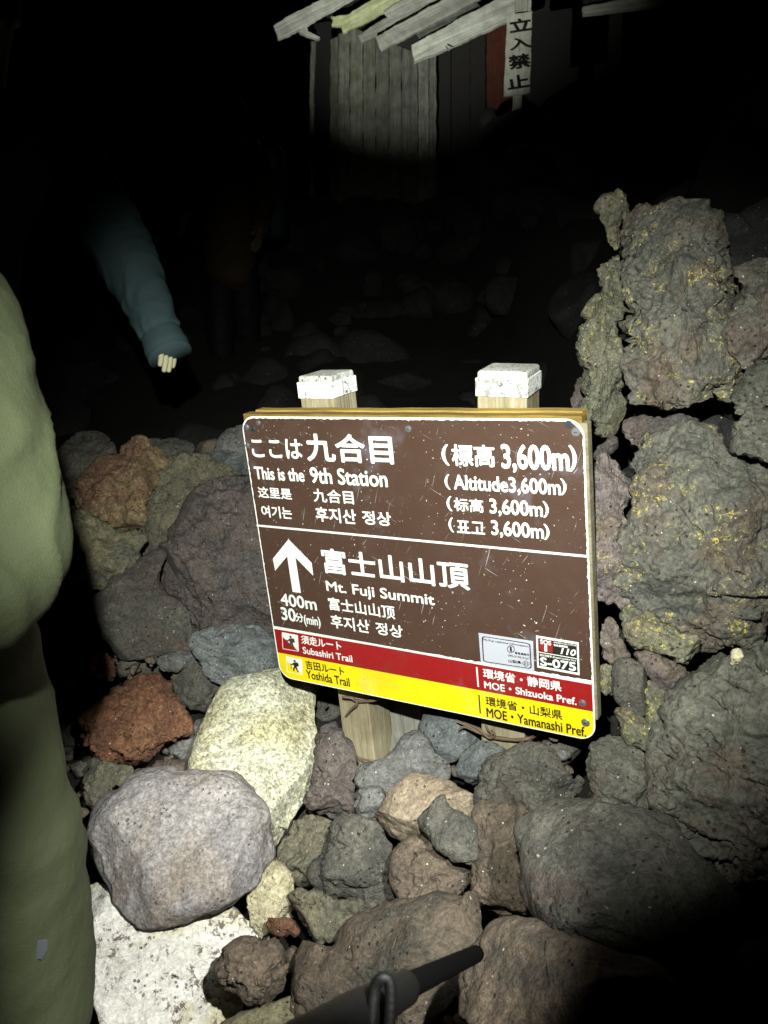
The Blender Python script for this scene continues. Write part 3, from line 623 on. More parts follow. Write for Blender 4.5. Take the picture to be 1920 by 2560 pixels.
tx('여기는', 'T', (203,1053), (462,967), bold=0.025)
tx('후지산', 'T', (692,1092), (1040,987), bold=0.025)
tx('정상', 'T', (1112,1118), (1358,1012), bold=0.025)
tx('(', 'U', (240,372), (290,182), bold=0.022)
tx('標高', 'U', (330,376), (705,188), bold=0.026)
tx('3,600m', 'U', (775,392), (1380,203), C_, bold=0.036)
tx(')', 'U', (1385,428), (1447,190), bold=0.022)
tx('(', 'U', (265,588), (302,452), bold=0.022)
tx('Altitude3,600m', 'U', (345,583), (1303,503), C_, bold=0.032)
tx(')', 'U', (1308,640), (1355,492), bold=0.022)
tx('(', 'U', (283,783), (320,650), bold=0.022)
tx('标高', 'U', (347,782), (605,677), bold=0.022)
tx('3,600m', 'U', (668,800), (1140,703), C_, bold=0.032)
tx(')', 'U', (1150,843), (1195,697), bold=0.022)
tx('(', 'U', (300,973), (334,842), bold=0.022)
tx('표고', 'U', (372,978), (617,884), bold=0.025)
tx('3,600m', 'U', (683,993), (1150,904), C_, bold=0.032)
tx(')', 'U', (1158,1043), (1202,902), bold=0.022)
tx('富士山山頂', 'V', (460,343), (1570,266), bold=0.024)
tx('Mt. Fuji Summit', 'V', (483,478), (1307,512), C_, bold=0.032)
tx('富士山山顶', 'V', (503,626), (1000,598), bold=0.019)
tx('후지산', 'V', (520,763), (805,706), bold=0.022)
tx('정상', 'V', (865,813), (1062,750), bold=0.022)
tx('400m', 'V', (135,588), (398,540), C_, bold=0.032)
tx('30', 'V', (140,700), (238,624), C_, bold=0.032)
tx('分', 'V', (245,716), (300,657), bold=0.022)
tx('(min)', 'V', (312,730), (430,686), C_, bold=0.032)
tx('須走ルート', 'V', (292,887), (590,872), bold=0.022)
tx('Subashiri Trail', 'V', (303,960), (676,980), C_, bold=0.025)
tx('吉田ルート', 'V', (325,1080), (613,1068), mat=m_black, bold=0.022)
tx('Yoshida Trail', 'V', (330,1150), (655,1154), C_, mat=m_black, bold=0.025)
tx('環境省・静岡県', 'X', (300,672), (1150,714), bold=0.022)
tx('MOE・Shizuoka Pref.', 'X', (312,782), (1315,893), C_, bold=0.032)
tx('環境省・山梨県', 'X', (328,973), (1160,1028), mat=m_black, bold=0.018)
tx('MOE・Yamanashi Pref.', 'X', (338,1095), (1420,1215), C_, mat=m_black, bold=0.025)
# trail pictograms: white slope field with a walking hiker and stick
def picto(reg, q, mat_bg, mat_fig):
    A, B, C2, D = [np.array(p, float) for p in q]                  # tl, tr, br, bl
    def at(s, t): p = (A*(1-s)+B*s)*(1-t)+(D*(1-s)+C2*s)*t; return tuple(p)
    ic = poly_g('trail_pictogram', reg, [at(0,.03), at(.03,0), at(.97,0), at(1,.03), at(1,.97), at(.97,1), at(.03,1), at(0,.97)], .0006, .0008, m_white)
    poly_g('slope', reg, [at(.04,.28), at(.95,.96), at(.04,.96)], .0008, .0010, mat_bg, None).parent = ic
    F_ = [[(.50,.12),(.58,.12),(.62,.18),(.58,.25),(.50,.25),(.46,.18)],                               # head
          [(.44,.30),(.60,.26),(.70,.34),(.68,.52),(.54,.58),(.46,.50)],                              # trunk
          [(.62,.24),(.76,.26),(.80,.46),(.70,.50)],                                                  # rucksack
          [(.46,.32),(.34,.42),(.28,.40),(.26,.45),(.35,.49),(.50,.40)],                              # arm
          [(.54,.54),(.66,.52),(.70,.68),(.80,.84),(.73,.88),(.62,.72)],                              # rear leg
          [(.50,.54),(.60,.56),(.52,.70),(.50,.84),(.42,.84),(.43,.68)],                              # front leg
          [(.27,.38),(.30,.38),(.34,.74),(.31,.74)]]                                                  # stick
    for k, pl in enumerate(F_): poly_g('walker', reg, [at(*p) for p in pl], .0011+k*.00004, .00125+k*.00004, mat_fig, None).parent = ic
picto('V', [(138,798),(262,822),(270,948),(145,928)], m_red, m_brown)
picto('V', [(170,983),(294,1010),(297,1128),(178,1104)], m_yel, m_black)
# information sticker (its code square stays blank) and the emergency sticker
stk = poly_g('information_sticker', 'X', [(250,180),(845,270),(858,605),(275,500)], .0010, .0014, m_stk)
def sub(o): o.parent = stk_cur[0]; return o
stk_cur = [stk]
def frame_g(name, pts, th, reg, z0, z1, mat):
    P = [g(reg, *p) for p in pts]; n = len(P); cx = sum(p[0] for p in P)/n; cy = sum(p[1] for p in P)/n
    bm = bmesh.new(); o = [bm.verts.new((x, y, z1)) for x, y in P]
    ins = []
    for x, y in P:
        dx, dy = cx-x, cy-y; L = max(abs(dx), abs(dy)); ins.append(bm.verts.new((x+dx/L*th*1.2, y+dy/L*th*1.2, z1)))
    for i in range(n): bm.faces.new((o[i], o[(i+1) % n], ins[(i+1) % n], ins[i]))
    me = bpy.data.meshes.new(name); bm.to_mesh(me); bm.free(); return link(name, me, mat, sign)
def corner(q, t=.05):
    A, B, C2, D = [np.array(p, float) for p in q]; out = []
    for a, b, c in ((D, A, B), (A, B, C2), (B, C2, D), (C2, D, A)):
        u1 = b+(a-b)*t*2; u2 = b+(c-b)*t
        for k in range(5):
            w_ = k/4; out.append(tuple(u1*(1-w_)**2+b*2*w_*(1-w_)+u2*w_*w_))
    return out
sub(frame_g('sticker_frame', corner([(283,212),(815,294),(833,575),(300,495)], .07), .0016, 'X', .0014, .0016, m_black))
kw = dict(mat=m_black, z=.0015)
sub(tx('Mt.Fuji realtime information', 'X', (305,262), (795,318), C_, bold=0.036, **kw))
sub(tx('緊急連絡先', 'X', (648,410), (805,408), bold=.03, **kw))
sub(tx('090-5190-0167', 'X', (572,435), (808,452), C_, bold=0.022, **kw))
sub(tx('山梨県', 'X', (577,500), (715,488), bold=.03, **kw))
ring = [(603+42*math.cos(a), 358+42*math.sin(a)) for a in np.linspace(0, 2*math.pi, 20, endpoint=False)]
sub(frame_g('sticker_ring', ring, .0009, 'X', .0014, .0016, m_black)); sub(tx('i', 'X', (593,384), (613,330), bold=.10, **kw))
sub(frame_g('sticker_emblem', [(766,478),(815,517),(768,555),(718,508)], .0009, 'X', .0014, .0016, m_black))
for k in range(3): sub(poly_g('emblem_stroke', 'X', [(745+k*18,497+k*3),(751+k*18,498+k*3),(757+k*13,535),(748+k*15,532)], .0014, .0016, m_black))
sos = poly_g('emergency_sticker', 'X', [(877,208),(1342,285),(1352,642),(890,557)], .0010, .0014, m_white); stk_cur[0] = sos
m_sd = flat('sticker_dark', (.11,.10,.08), .5)
sub(poly_g('sticker_upper_field', 'X', [(898,236),(1322,306),(1326,458),(903,383)], .0014, .0015, m_sd))
sub(poly_g('sticker_lower_field', 'X', [(903,392),(1326,467),(1332,614),(908,537)], .0014, .0015, m_sd))
rp = sub(poly_g('red_square', 'X', corner([(912,244),(1058,268),(1061,398),(917,374)], .08), .0015, .0017, m_red))
sub(tx('SOS', 'X', (925,296), (1042,268), C_, bold=0.050, z=.0018))
sub(poly_g('phone_symbol', 'X', [(968,322),(972,306),(998,308),(1000,326),(1000,384),(970,379)], .0017, .0019, m_white))
sub(tx('EMERGENCY CALL TO POLICE', 'X', (1072,288), (1315,311), C_, bold=0.036, z=.0016))
sub(tx('緊急通報電話', 'X', (1072,322), (1225,322), bold=.03, z=.0016))
sub(tx('110', 'X', (1145,405), (1315,368), C_, bold=0.050, z=.0016, shear=.25))
sub(tx('現在地番号 (Present Location No.)', 'X', (918,428), (1310,472), C_, bold=0.022, z=.0016))
sub(tx('S-075', 'X', (925,530), (1312,508), C_, bold=0.050, z=.0016))
# screws and washers
def screw(px, py, r=.0058, mat=m_steel):
    x, y = g('S', px, py); bm = bmesh.new()
    for rr, zz, d in ((r, .0007, .0012), (r*.62, .0018, .0014)):
        bmesh.ops.create_cone(bm, cap_ends=True, segments=18, radius1=rr, radius2=rr*.86, depth=d, matrix=Matrix.Translation((x, y, zz+d/2)))
    me = bpy.data.meshes.new('screw'); bm.to_mesh(me); bm.free(); o = link('screw', me, mat, sign)
    prism('screw_slot', [(x-r*.35, y-r*.08), (x+r*.35, y-r*.08), (x+r*.35, y+r*.08), (x-r*.35, y+r*.08)], .0032, .0034, m_black, o)
for s_ in ((93,345,.0058), (143,327,.0048), (98,420,.0045), (765,352,.0056), (1460,365,.0066), (1487,1489,.0058), (1500,1570,.0068)): screw(*s_)
for s_ in ((122,352,.0052), (1430,333,.0056)): screw(*s_, mat=flat('dark_screw', (.25,.27,.33), .4, .6))

def bx(name, x0, x1, y0, y1, z0, z1, mat, parent, bev=.002, xalong=True, rot=0):
    """box whose own long axis is X, so that the wood grain runs along it"""
    bm = bmesh.new(); c = Vector(((x0+x1)/2, (y0+y1)/2, (z0+z1)/2)); sx, sy, sz = x1-x0, y1-y0, z1-z0
    if not xalong: sx, sy = sy, sx
    bmesh.ops.create_cube(bm, size=1, matrix=Matrix.Diagonal((sx, sy, sz, 1)))
    bmesh.ops.bevel(bm, geom=bm.edges[:], offset=bev, segments=3, affect='EDGES', profile=.6)
    L = max(1, int(sx/.02))
    bmesh.ops.subdivide_edges(bm, edges=[e for e in bm.edges if abs((e.verts[0].co-e.verts[1].co).x) > .5*sx], cuts=L)
    for v in bm.verts:
        k = math.sin(v.co.x*31+v.co.y*7)*.0004+math.sin(v.co.x*83+1)*.0003; v.co.y += k; v.co.z += k*.7
    me = bpy.data.meshes.new(name); bm.to_mesh(me); bm.free(); me.shade_flat()
    o = link(name, me, mat, parent); o.location = c
    o.rotation_euler = (0, 0, 0 if xalong else -math.pi/2)
    return o
bx('backing_board', .004, SGW+.0035, -SGH+.035, -.006, -.0215, -.0035, m_oldw, sign)
bx('top_rail', .002, SGW-.004, -.022, .0035, -.022-.0025, -.0045, m_yelw, sign).data.materials[0] = m_yelw
bx('top_rail', .012, SGW-.010, -.020, .006, -.047, -.0255, m_yelw, sign)
# posts with painted metal caps
def post(top, bot, hw, yaw, label=None):
    zc = -.050-hw; (xt, yt), (xb, yb) = uvo(*top, -zc), uvo(*bot, -zc)
    ax = Vector((xt-xb, yt-yb, 0)); L = ax.length+.25; ax.normalize()
    e = Vector((xt, yt, zc)) - ax*L/2
    R = Matrix((ax, ax.cross(Vector((0, 0, 1))).normalized(), Vector((0, 0, 1)))).transposed().to_4x4() @ Matrix.Rotation(yaw, 4, 'X')
    def part(name, x0, x1, w_, mat, bev, par, m_):
        bm = bmesh.new(); bmesh.ops.create_cube(bm, size=1, matrix=Matrix.Translation(((x0+x1)/2, 0, 0)) @ Matrix.Diagonal((x1-x0, 2*w_, 2*w_, 1)))
        bmesh.ops.bevel(bm, geom=bm.edges[:], offset=bev, segments=3, affect='EDGES', profile=.6)
        me = bpy.data.meshes.new(name); bm.to_mesh(me); bm.free(); o = link(name, me, mat, par)
        if m_ is not None: o.matrix_local = m_
        return o
    p = part('post', -L/2, L/2-.004, hw, m_oldw, .003, sign, Matrix.Translation(e) @ R)
    cp_ = part('cap', L/2-.033, L/2-.006, hw+.0022, m_cap, .0015, p, None)
    part('cap_top', L/2-.012, L/2+.0045, hw+.0004, m_capt, .006, p, None)
    for dx in (-.011, -.027):                                    # nail heads on the strap joint
        bm = bmesh.new(); bmesh.ops.create_uvsphere(bm, u_segments=10, v_segments=6, radius=.0024, matrix=Matrix.Translation((L/2+dx, 0 if yaw < .0 else hw+.0022, hw+.0022 if yaw < 0 else 0)))
        me = bpy.data.meshes.new('nail'); bm.to_mesh(me); bm.free(); link('nail', me, m_steel, p)
    bm = bmesh.new(); bmesh.ops.create_cube(bm, size=1, matrix=Matrix.Translation((L/2-.0195, .006 if yaw < 0 else hw+.0028, hw+.0028 if yaw < 0 else .006)) @ Matrix.Diagonal((.026, .0008 if yaw >= 0 else .0012, .0008, 1)))
    me = bpy.data.meshes.new('strap_seam'); bm.to_mesh(me); bm.free(); link('strap_seam', me, m_rust, p)
    return p
post((815, 938), (925, 1880), .0340, .02)
post((1272, 925), (1272, 1880), .0375, -.12)

def tube(name, pts, rad, mat, parent=None, seg=8, sub=5, jit=0):
    P = [Vector(p) for p in pts]; R = rad if isinstance(rad, (list, tuple)) else [rad]*len(P)
    Q = []; RR = []
    for i in range(len(P)-1):
        p0, p1, p2, p3 = P[max(i-1, 0)], P[i], P[i+1], P[min(i+2, len(P)-1)]
        for k in range(sub):
            t = k/sub; Q.append(.5*((2*p1)+(p2-p0)*t+(2*p0-5*p1+4*p2-p3)*t*t+(3*p1-p0-3*p2+p3)*t**3)); RR.append(R[i]*(1-t)+R[i+1]*t)
    Q.append(P[-1]); RR.append(R[-1])
    bm = bmesh.new(); prev = None; nrm = None; rj = random.Random(len(Q)*7)
    for i, q in enumerate(Q):
        d = (Q[min(i+1, len(Q)-1)]-Q[max(i-1, 0)]).normalized()
        nrm = (nrm - d*nrm.dot(d)).normalized() if nrm else d.orthogonal().normalized(); b = d.cross(nrm)
        r = RR[i]*(1+rj.uniform(-jit, jit))
        ring = [bm.verts.new(q+(nrm*math.cos(a)+b*math.sin(a))*r) for a in [2*math.pi*k/seg for k in range(seg)]]
        if prev:
            for k in range(seg): bm.faces.new((prev[k], prev[(k+1) % seg], ring[(k+1) % seg], ring[k]))
        else: bm.faces.new(ring[::-1])
        prev = ring
    bm.faces.new(prev); me = bpy.data.meshes.new(name); bm.to_mesh(me); bm.free()
    return link(name, me, mat, parent, smooth=True)
def pd(px, py, off):                                               # a point off metres behind the sign face, seen at px, py
    r = np.array([(px-960)/F, (py-1280)/F, 1.0]); d = (_O@_n+off)/(r@_n)
    return W(px, py, d)
m_wire = flat('brown_wire', (.36,.30,.25), .7, .3, bump=.0005)
wr = tag(tube('binding_wire', [pd(1140,1800,.03), pd(1170,1815,.035), pd(1212,1838,.04), pd(1225,1842,.040), pd(1290,1850,.040), pd(1325,1845,.045), pd(1350,1835,.10)], [.0012,.0022,.0030,.0034,.0032,.0030,.0024], m_wire, jit=.12), 'twisted brown wire bound round the right post', 'wire')
for pl in ([(1145,1826,.03),(1160,1817,.035),(1205,1835,.036),(1232,1836,.036),(1220,1824,.034),(1212,1810,.034)], [(1160,1808,.034),(1195,1822,.034),(1222,1845,.034),(1238,1838,.034),(1228,1822,.034)]):
    tube('strand', [pd(*q) for q in pl], [.0008]+[.0019]*(len(pl)-2)+[.0008], m_wire, wr, jit=.1)
wl = tag(tube('binding_wire', [pd(855,1742,.03), pd(880,1745,.035), pd(892,1752,.04), pd(930,1752,.04), pd(955,1744,.045)], [.002,.003,.0032,.0028,.0022], m_wire, jit=.12), 'twisted brown wire bound round the left post', 'wire')
tube('strand', [pd(864,1790,.036), pd(876,1775,.036), pd(890,1762,.036), pd(893,1750,.036)], [.0012,.0022,.003,.002], m_wire, wl, jit=.1)
tag(tube('dry_root', [pd(880,1885,.02), pd(905,1897,.02), pd(930,1902,.02), pd(950,1900,.03)], [.0015,.002,.002,.0012], m_wire, jit=.1), 'thin pale root at the foot of the left post', 'root')
rb = tag(tube('iron_stake', [pd(1349,1820,.11), pd(1349,1880,.11), pd(1350,1960,.11)], .0062, m_rust, seg=12), 'short rusty ribbed iron stake beside the right post', 'stake')
for k in range(11):
    c = pd(1349, 1828+k*7, .11); t_ = bpy.data.meshes.new('rib'); bm = bmesh.new()
    bmesh.ops.create_cone(bm, cap_ends=True, segments=12, radius1=.0072, radius2=.0072, depth=.0018, matrix=Matrix.Translation(c)); bm.to_mesh(t_); bm.free(); link('rib', t_, m_rust, rb)

# planks from an outline seen in the photograph, at their own depth, real thickness, grain along the length
def plank(name, pts, depth, thick, mat, parent=None, ax=None, wob=.004, seg=.03, tilt=(0, 0), ridges=0):
    P = [W(x, y, depth+tilt[0]*(x-pts[0][0])+tilt[1]*(y-pts[0][1])) for x, y in pts]
    c = sum(P, Vector())/len(P)
    e = [(P[(i+1) % len(P)]-P[i]) for i in range(len(P))]
    X = (P[ax[1]]-P[ax[0]]).normalized() if ax else max(e, key=lambda q: q.length).normalized()
    Z = (P[1]-P[0]).cross(P[2]-P[1]).normalized()
    if Z.dot(Vector((0, 0, CAMZ))-c) < 0: Z = -Z
    X = (X-Z*X.dot(Z)).normalized(); Y = Z.cross(X)
    Mx = Matrix((X, Y, Z)).transposed().to_4x4(); Mx.translation = c; Mi = Mx.inverted()
    L = [Mi @ p for p in P]; out = []; r = random.Random(len(pts)+int(c.x*1000))
    for i in range(len(L)):
        a, b = L[i], L[(i+1) % len(L)]; d = (b-a); n = max(1, int(d.length/seg))
        for k in range(n):
            t = k/n; q = a+d*t; o_ = (wob*(.5*math.sin(q.x*23+i)+r.uniform(-.5, .5)) if k else 0)
            nn = Vector((-d.y, d.x, 0)).normalized(); out.append((q.x+nn.x*o_, q.y+nn.y*o_))
    bm = bmesh.new(); f = bm.faces.new([bm.verts.new((x, y, 0)) for x, y in out])
    rr = bmesh.ops.extrude_face_region(bm, geom=[f]); bmesh.ops.translate(bm, verts=[q for q in rr['geom'] if isinstance(q, bmesh.types.BMVert)], vec=(0, 0, -thick))
    bmesh.ops.recalc_face_normals(bm, faces=bm.faces)
    sharp = [ed for ed in bm.edges if abs(ed.verts[0].co.z-ed.verts[1].co.z) < 1e-6]
    bmesh.ops.bevel(bm, geom=sharp, offset=min(.004, thick*.2), segments=1, affect='EDGES')
    me = bpy.data.meshes.new(name); bm.to_mesh(me); bm.free()
    o = link(name, me, mat); o.matrix_world = Mx
    if parent: o.parent = parent; o.matrix_parent_inverse = parent.matrix_world.inverted()
    return o
E2 = lambda pts: [(680+x*.3858, 1660+y*.3858) for x, y in pts]
m_rib = wood_mat('ribbed_grey_timber', (.50,.49,.46), (.60,.59,.56), (.22,.21,.20), freq=110, bump=.006, stretch=.02)
tag(plank('wooden_plank', E2([(705,180),(1010,200),(960,400),(940,470),(830,520),(770,600),(745,560)]), 1.66, .03, m_rib, ax=(0, 5), wob=.002), 'weathered grey ribbed plank leaning beside the left post', 'plank')
tag(plank('post_block', [(868,1730),(960,1740),(962,1890),(880,1880)], 1.635, .02, m_yelw, ax=(0, 3), wob=.002), 'short weathered timber strapped to the front of the left post foot', 'timber') if False else None


# ------------------------------------------------------------------ the hut above
HB = lambda pts: [(640+x*.4822, y*.4822) for x, y in pts]
m_hw = wood_mat('hut_wall_wood', (.33,.33,.30), (.44,.44,.39), (.16,.16,.14), freq=34, bump=.014, stretch=.03, moss=(.27,.28,.20))
m_hr = wood_mat('hut_roof_board', (.52,.52,.48), (.66,.66,.61), (.36,.36,.31), freq=16, bump=.006, stretch=.05)
m_hy = wood_mat('hut_mossy_board', (.55,.56,.42), (.66,.67,.52), (.38,.40,.22), freq=18, bump=.008)
m_hrib = wood_mat('hut_ribbed_wood', (.36,.36,.33), (.47,.47,.42), (.12,.12,.11), freq=40, bump=.02, stretch=.02)
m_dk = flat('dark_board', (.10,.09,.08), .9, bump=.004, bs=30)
m_rd = wood_mat('red_brown_board', (.27,.13,.08), (.32,.16,.10), (.16,.08,.05), freq=10)
hut = empty('mountain_hut', W(1000, 800, 7.800), 'old weathered wooden hut with slanting grey roof boards in the dark', 'hut')
wl_ = [(385,425,205,.00),(427,484,175,.02),(487,553,150,.0),(556,619,150,.015),(622,688,170,.0),(691,754,140,.01)]
for a, b, t, dd in wl_: plank('wall_plank', HB([(a,t),(b,t-20),(b+2,1500),(a-2,1500)]), 7.875+dd, .03, m_hw, hut, ax=(0, 3), wob=.006, seg=.08)
for a, b, t, dd in [(757,838,200,-.03),(842,895,190,.0),(898,934,200,.02)]: plank('wall_plank', HB([(a,t),(b,t-20),(b+2,1500),(a-2,1500)]), 7.875+dd, .04, m_hrib, hut, ax=(0, 3), wob=.006, seg=.08)
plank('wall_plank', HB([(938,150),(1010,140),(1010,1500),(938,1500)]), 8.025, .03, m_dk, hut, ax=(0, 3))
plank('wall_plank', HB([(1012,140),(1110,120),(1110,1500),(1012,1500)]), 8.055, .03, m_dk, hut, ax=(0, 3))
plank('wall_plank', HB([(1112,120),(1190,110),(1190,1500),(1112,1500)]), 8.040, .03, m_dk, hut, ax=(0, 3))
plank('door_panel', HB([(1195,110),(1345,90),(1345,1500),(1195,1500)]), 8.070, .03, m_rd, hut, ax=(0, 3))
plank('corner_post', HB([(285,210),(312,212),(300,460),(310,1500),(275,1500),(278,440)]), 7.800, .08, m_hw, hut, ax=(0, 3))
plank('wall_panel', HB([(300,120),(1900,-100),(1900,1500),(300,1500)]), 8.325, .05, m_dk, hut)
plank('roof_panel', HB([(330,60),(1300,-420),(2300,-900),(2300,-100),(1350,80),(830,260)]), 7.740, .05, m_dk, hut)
plank('roof_board', HB([(90,132),(150,90),(330,0),(620,-145),(760,-145),(480,0),(250,130),(168,178),(112,198)]), 7.425, .05, m_hr, hut, ax=(1, 3), wob=.008)
plank('roof_board', HB([(388,84),(400,100),(392,128),(440,130),(452,166),(600,95),(760,15),(900,-60),(700,-60),(560,20),(500,55),(470,76),(430,78)]), 7.500, .04, m_hy, hut, ax=(4, 7), wob=.010)
plank('roof_board', HB([(528,182),(545,216),(800,95),(1020,-15),(1200,-110),(980,-110),(760,40),(640,110)]), 7.530, .035, m_hr, hut, ax=(1, 4), wob=.006)
plank('roof_board', HB([(620,190),(650,260),(840,160),(1060,45),(1240,-55),(1300,-130),(1150,-130),(960,0),(800,90)]), 7.395, .04, m_hr, hut, ax=(1, 4), wob=.006)
plank('roof_board', HB([(806,232),(822,318),(1000,245),(1310,105),(1500,20),(1500,-110),(1260,-10),(1050,95),(960,150)]), 7.320, .05, m_hr, hut, ax=(1, 4), wob=.006)
plank('roof_board', HB([(660,60),(700,100),(960,-20),(1040,-60),(840,-60)]), 7.478, .03, m_hr, hut, ax=(1, 3), wob=.006)
plank('roof_board', HB([(830,160),(850,215),(1000,150),(1180,60),(1140,0),(1000,70)]), 7.433, .03, m_hrib, hut, ax=(1, 3), wob=.006)
plank('roof_bracket', HB([(215,150),(262,128),(270,160),(330,190),(320,200),(260,180),(225,165)]), 7.575, .05, m_hr, hut)
plank('side_beam', [(1458,16),(1640,-18),(1900,-66),(1900,-52),(1720,3),(1460,34)], 7.650, .06, m_hr, hut, ax=(5, 3))
bmn = tube('nail', [W(640+985*.4822, 240*.4822, 7.260), W(640+1000*.4822, 262*.4822, 7.200)], .006, m_steel); bmn.parent = hut; bmn.matrix_parent_inverse = hut.matrix_world.inverted()
sg = empty('warning_board', W(1290, 700, 6.825), 'narrow upright wooden board with four black brush characters on a stake', 'sign')
m_sb = wood_mat('pale_board_wood', (.50,.50,.45), (.60,.60,.54), (.34,.33,.28), freq=24, bump=.004, stretch=.03)
plank('stake', [(1294,-120),(1322,-120),(1320,60),(1306,240),(1300,330),(1297,700),(1276,700),(1280,330),(1284,240)], 6.858, .05, m_sb, sg, ax=(0, 5), wob=.003)
R9 = lambda x, y: (1200+x*.434, y*.434)
bd = plank('board', [R9(158,84), R9(302,62), R9(290,530), R9(138,552)], 6.825, .03, m_sb, sg, ax=(0, 3), wob=.003)
m_ink = flat('black_ink', (.02,.02,.02), .6)
bpy.context.view_layer.update()
Bm = bd.matrix_world.copy()
# letters stand across the board: build in a frame with x to the right, y up on the board face
A0, A1, A2 = W(*R9(158, 84), 6.825), W(*R9(302, 62), 6.825), W(*R9(138, 552), 6.825)
ex = (A1-A0); BWd = ex.length; ex.normalize(); ez = Bm.to_3x3() @ Vector((0, 0, 1)); ey = ez.cross(ex)
lf = Matrix((ex, ey, ez)).transposed().to_4x4(); lf.translation = A0; li = lf.inverted()
for ch, (xa, ya, xb, yb) in (('立', (172,195,293,98)), ('入', (172,296,288,208)), ('禁', (170,408,282,305)), ('止', (160,522,275,424))):
    a = li @ W(*R9(xa, ya), 6.825); b = li @ W(*R9(xb, yb), 6.825)
    t_ = lettering(ch, (a.x, a.y, b.x, b.y), m_ink, 'box', .045, z=.004, dz=.0004)
    t_.parent = None; t_.matrix_world = lf; t_.parent = bd; t_.matrix_parent_inverse = Bm.inverted()


# ------------------------------------------------------------------ hikers
def skin(name, chains, mat, parent=None, levels=2, root=None):
    """chains: {key: (point, radius, parent key)}; one continuous surface"""
    keys = list(chains); idx = {k: i for i, k in enumerate(keys)}
    me = bpy.data.meshes.new(name)
    me.from_pydata([tuple(chains[k][0]) for k in keys], [(idx[k], idx[chains[k][2]]) for k in keys if chains[k][2]], [])
    o = bpy.data.objects.new(name, me); COL.objects.link(o)
    sk = o.modifiers.new('skin', 'SKIN'); sk.use_smooth_shade = True
    for i, k in enumerate(keys):
        r = chains[k][1]; r = r if isinstance(r, tuple) else (r, r); d = me.skin_vertices[0].data[i]; d.radius = r; d.use_root = (chains[k][2] is None)
    sb = o.modifiers.new('sub', 'SUBSURF'); sb.levels = levels; sb.render_levels = levels
    dg = bpy.context.evaluated_depsgraph_get(); m2 = bpy.data.meshes.new_from_object(o.evaluated_get(dg)); m2.name = name
    bpy.data.objects.remove(o); bpy.data.meshes.remove(me)
    n = len(m2.vertices)
    if mat.name.startswith('cloth'):
        co = np.empty(n*3, np.float32); m2.vertices.foreach_get('co', co); co = co.reshape(-1, 3); no = np.empty(n*3, np.float32); m2.vertices.foreach_get('normal', no); no = no.reshape(-1, 3)
        w_ = 1-np.abs(fbm(co.astype(float)*np.array([7., 7., 13.])+fbm(co.astype(float)*4, 3, 2)[:, None]*1.5, 31, 2, .5)); co = co+no*(.0075*(np.clip(w_, 0, 1)**2-.3))[:, None]+no*(.006*fbm(co.astype(float)*6, 8, 2))[:, None]
        m2.vertices.foreach_set('co', co.astype(np.float32).ravel())
    m2.materials.clear(); m2.materials.append(mat); m2.shade_smooth()
    o = bpy.data.objects.new(name, m2); COL.objects.link(o)
    if parent: o.parent = parent; o.matrix_parent_inverse = parent.matrix_world.inverted()
    return o
def fingers(ch, side, wrist, elbow, face, k=1.0, curl=.35):
    """palm and five bent fingers; face = direction the palm looks to"""
    d = (wrist-elbow).normalized(); f = (face-d*face.dot(d)).normalized(); s = d.cross(f)
    ch[side+'palm'] = (wrist+d*.055*k, (.026*k, .016*k), side+'wrist')
    for i, (o_, L) in enumerate(((-.027, .062), (-.010, .074), (.009, .070), (.026, .054))):
        b = wrist+(d*.088+s*o_)*k; ch[side+'k%d' % i] = (b, .0095*k, side+'palm')
        d1 = (d+f*curl).normalized(); d2 = (d+f*curl*2.4).normalized()
        ch[side+'m%d' % i] = (b+d1*L*.52*k, .0085*k, side+'k%d' % i); ch[side+'t%d' % i] = (b+(d1*L*.52+d2*L*.46)*k, .0070*k, side+'m%d' % i)
    b = wrist+(d*.030-s*.030)*k; ch[side+'thb'] = (b, .0115*k, side+'palm')
    ch[side+'th1'] = (b+(d*.032-s*.016+f*.010)*k, .0100*k, side+'thb'); ch[side+'th2'] = (b+(d*.058-s*.018+f*.024)*k, .0082*k, side+'th1')
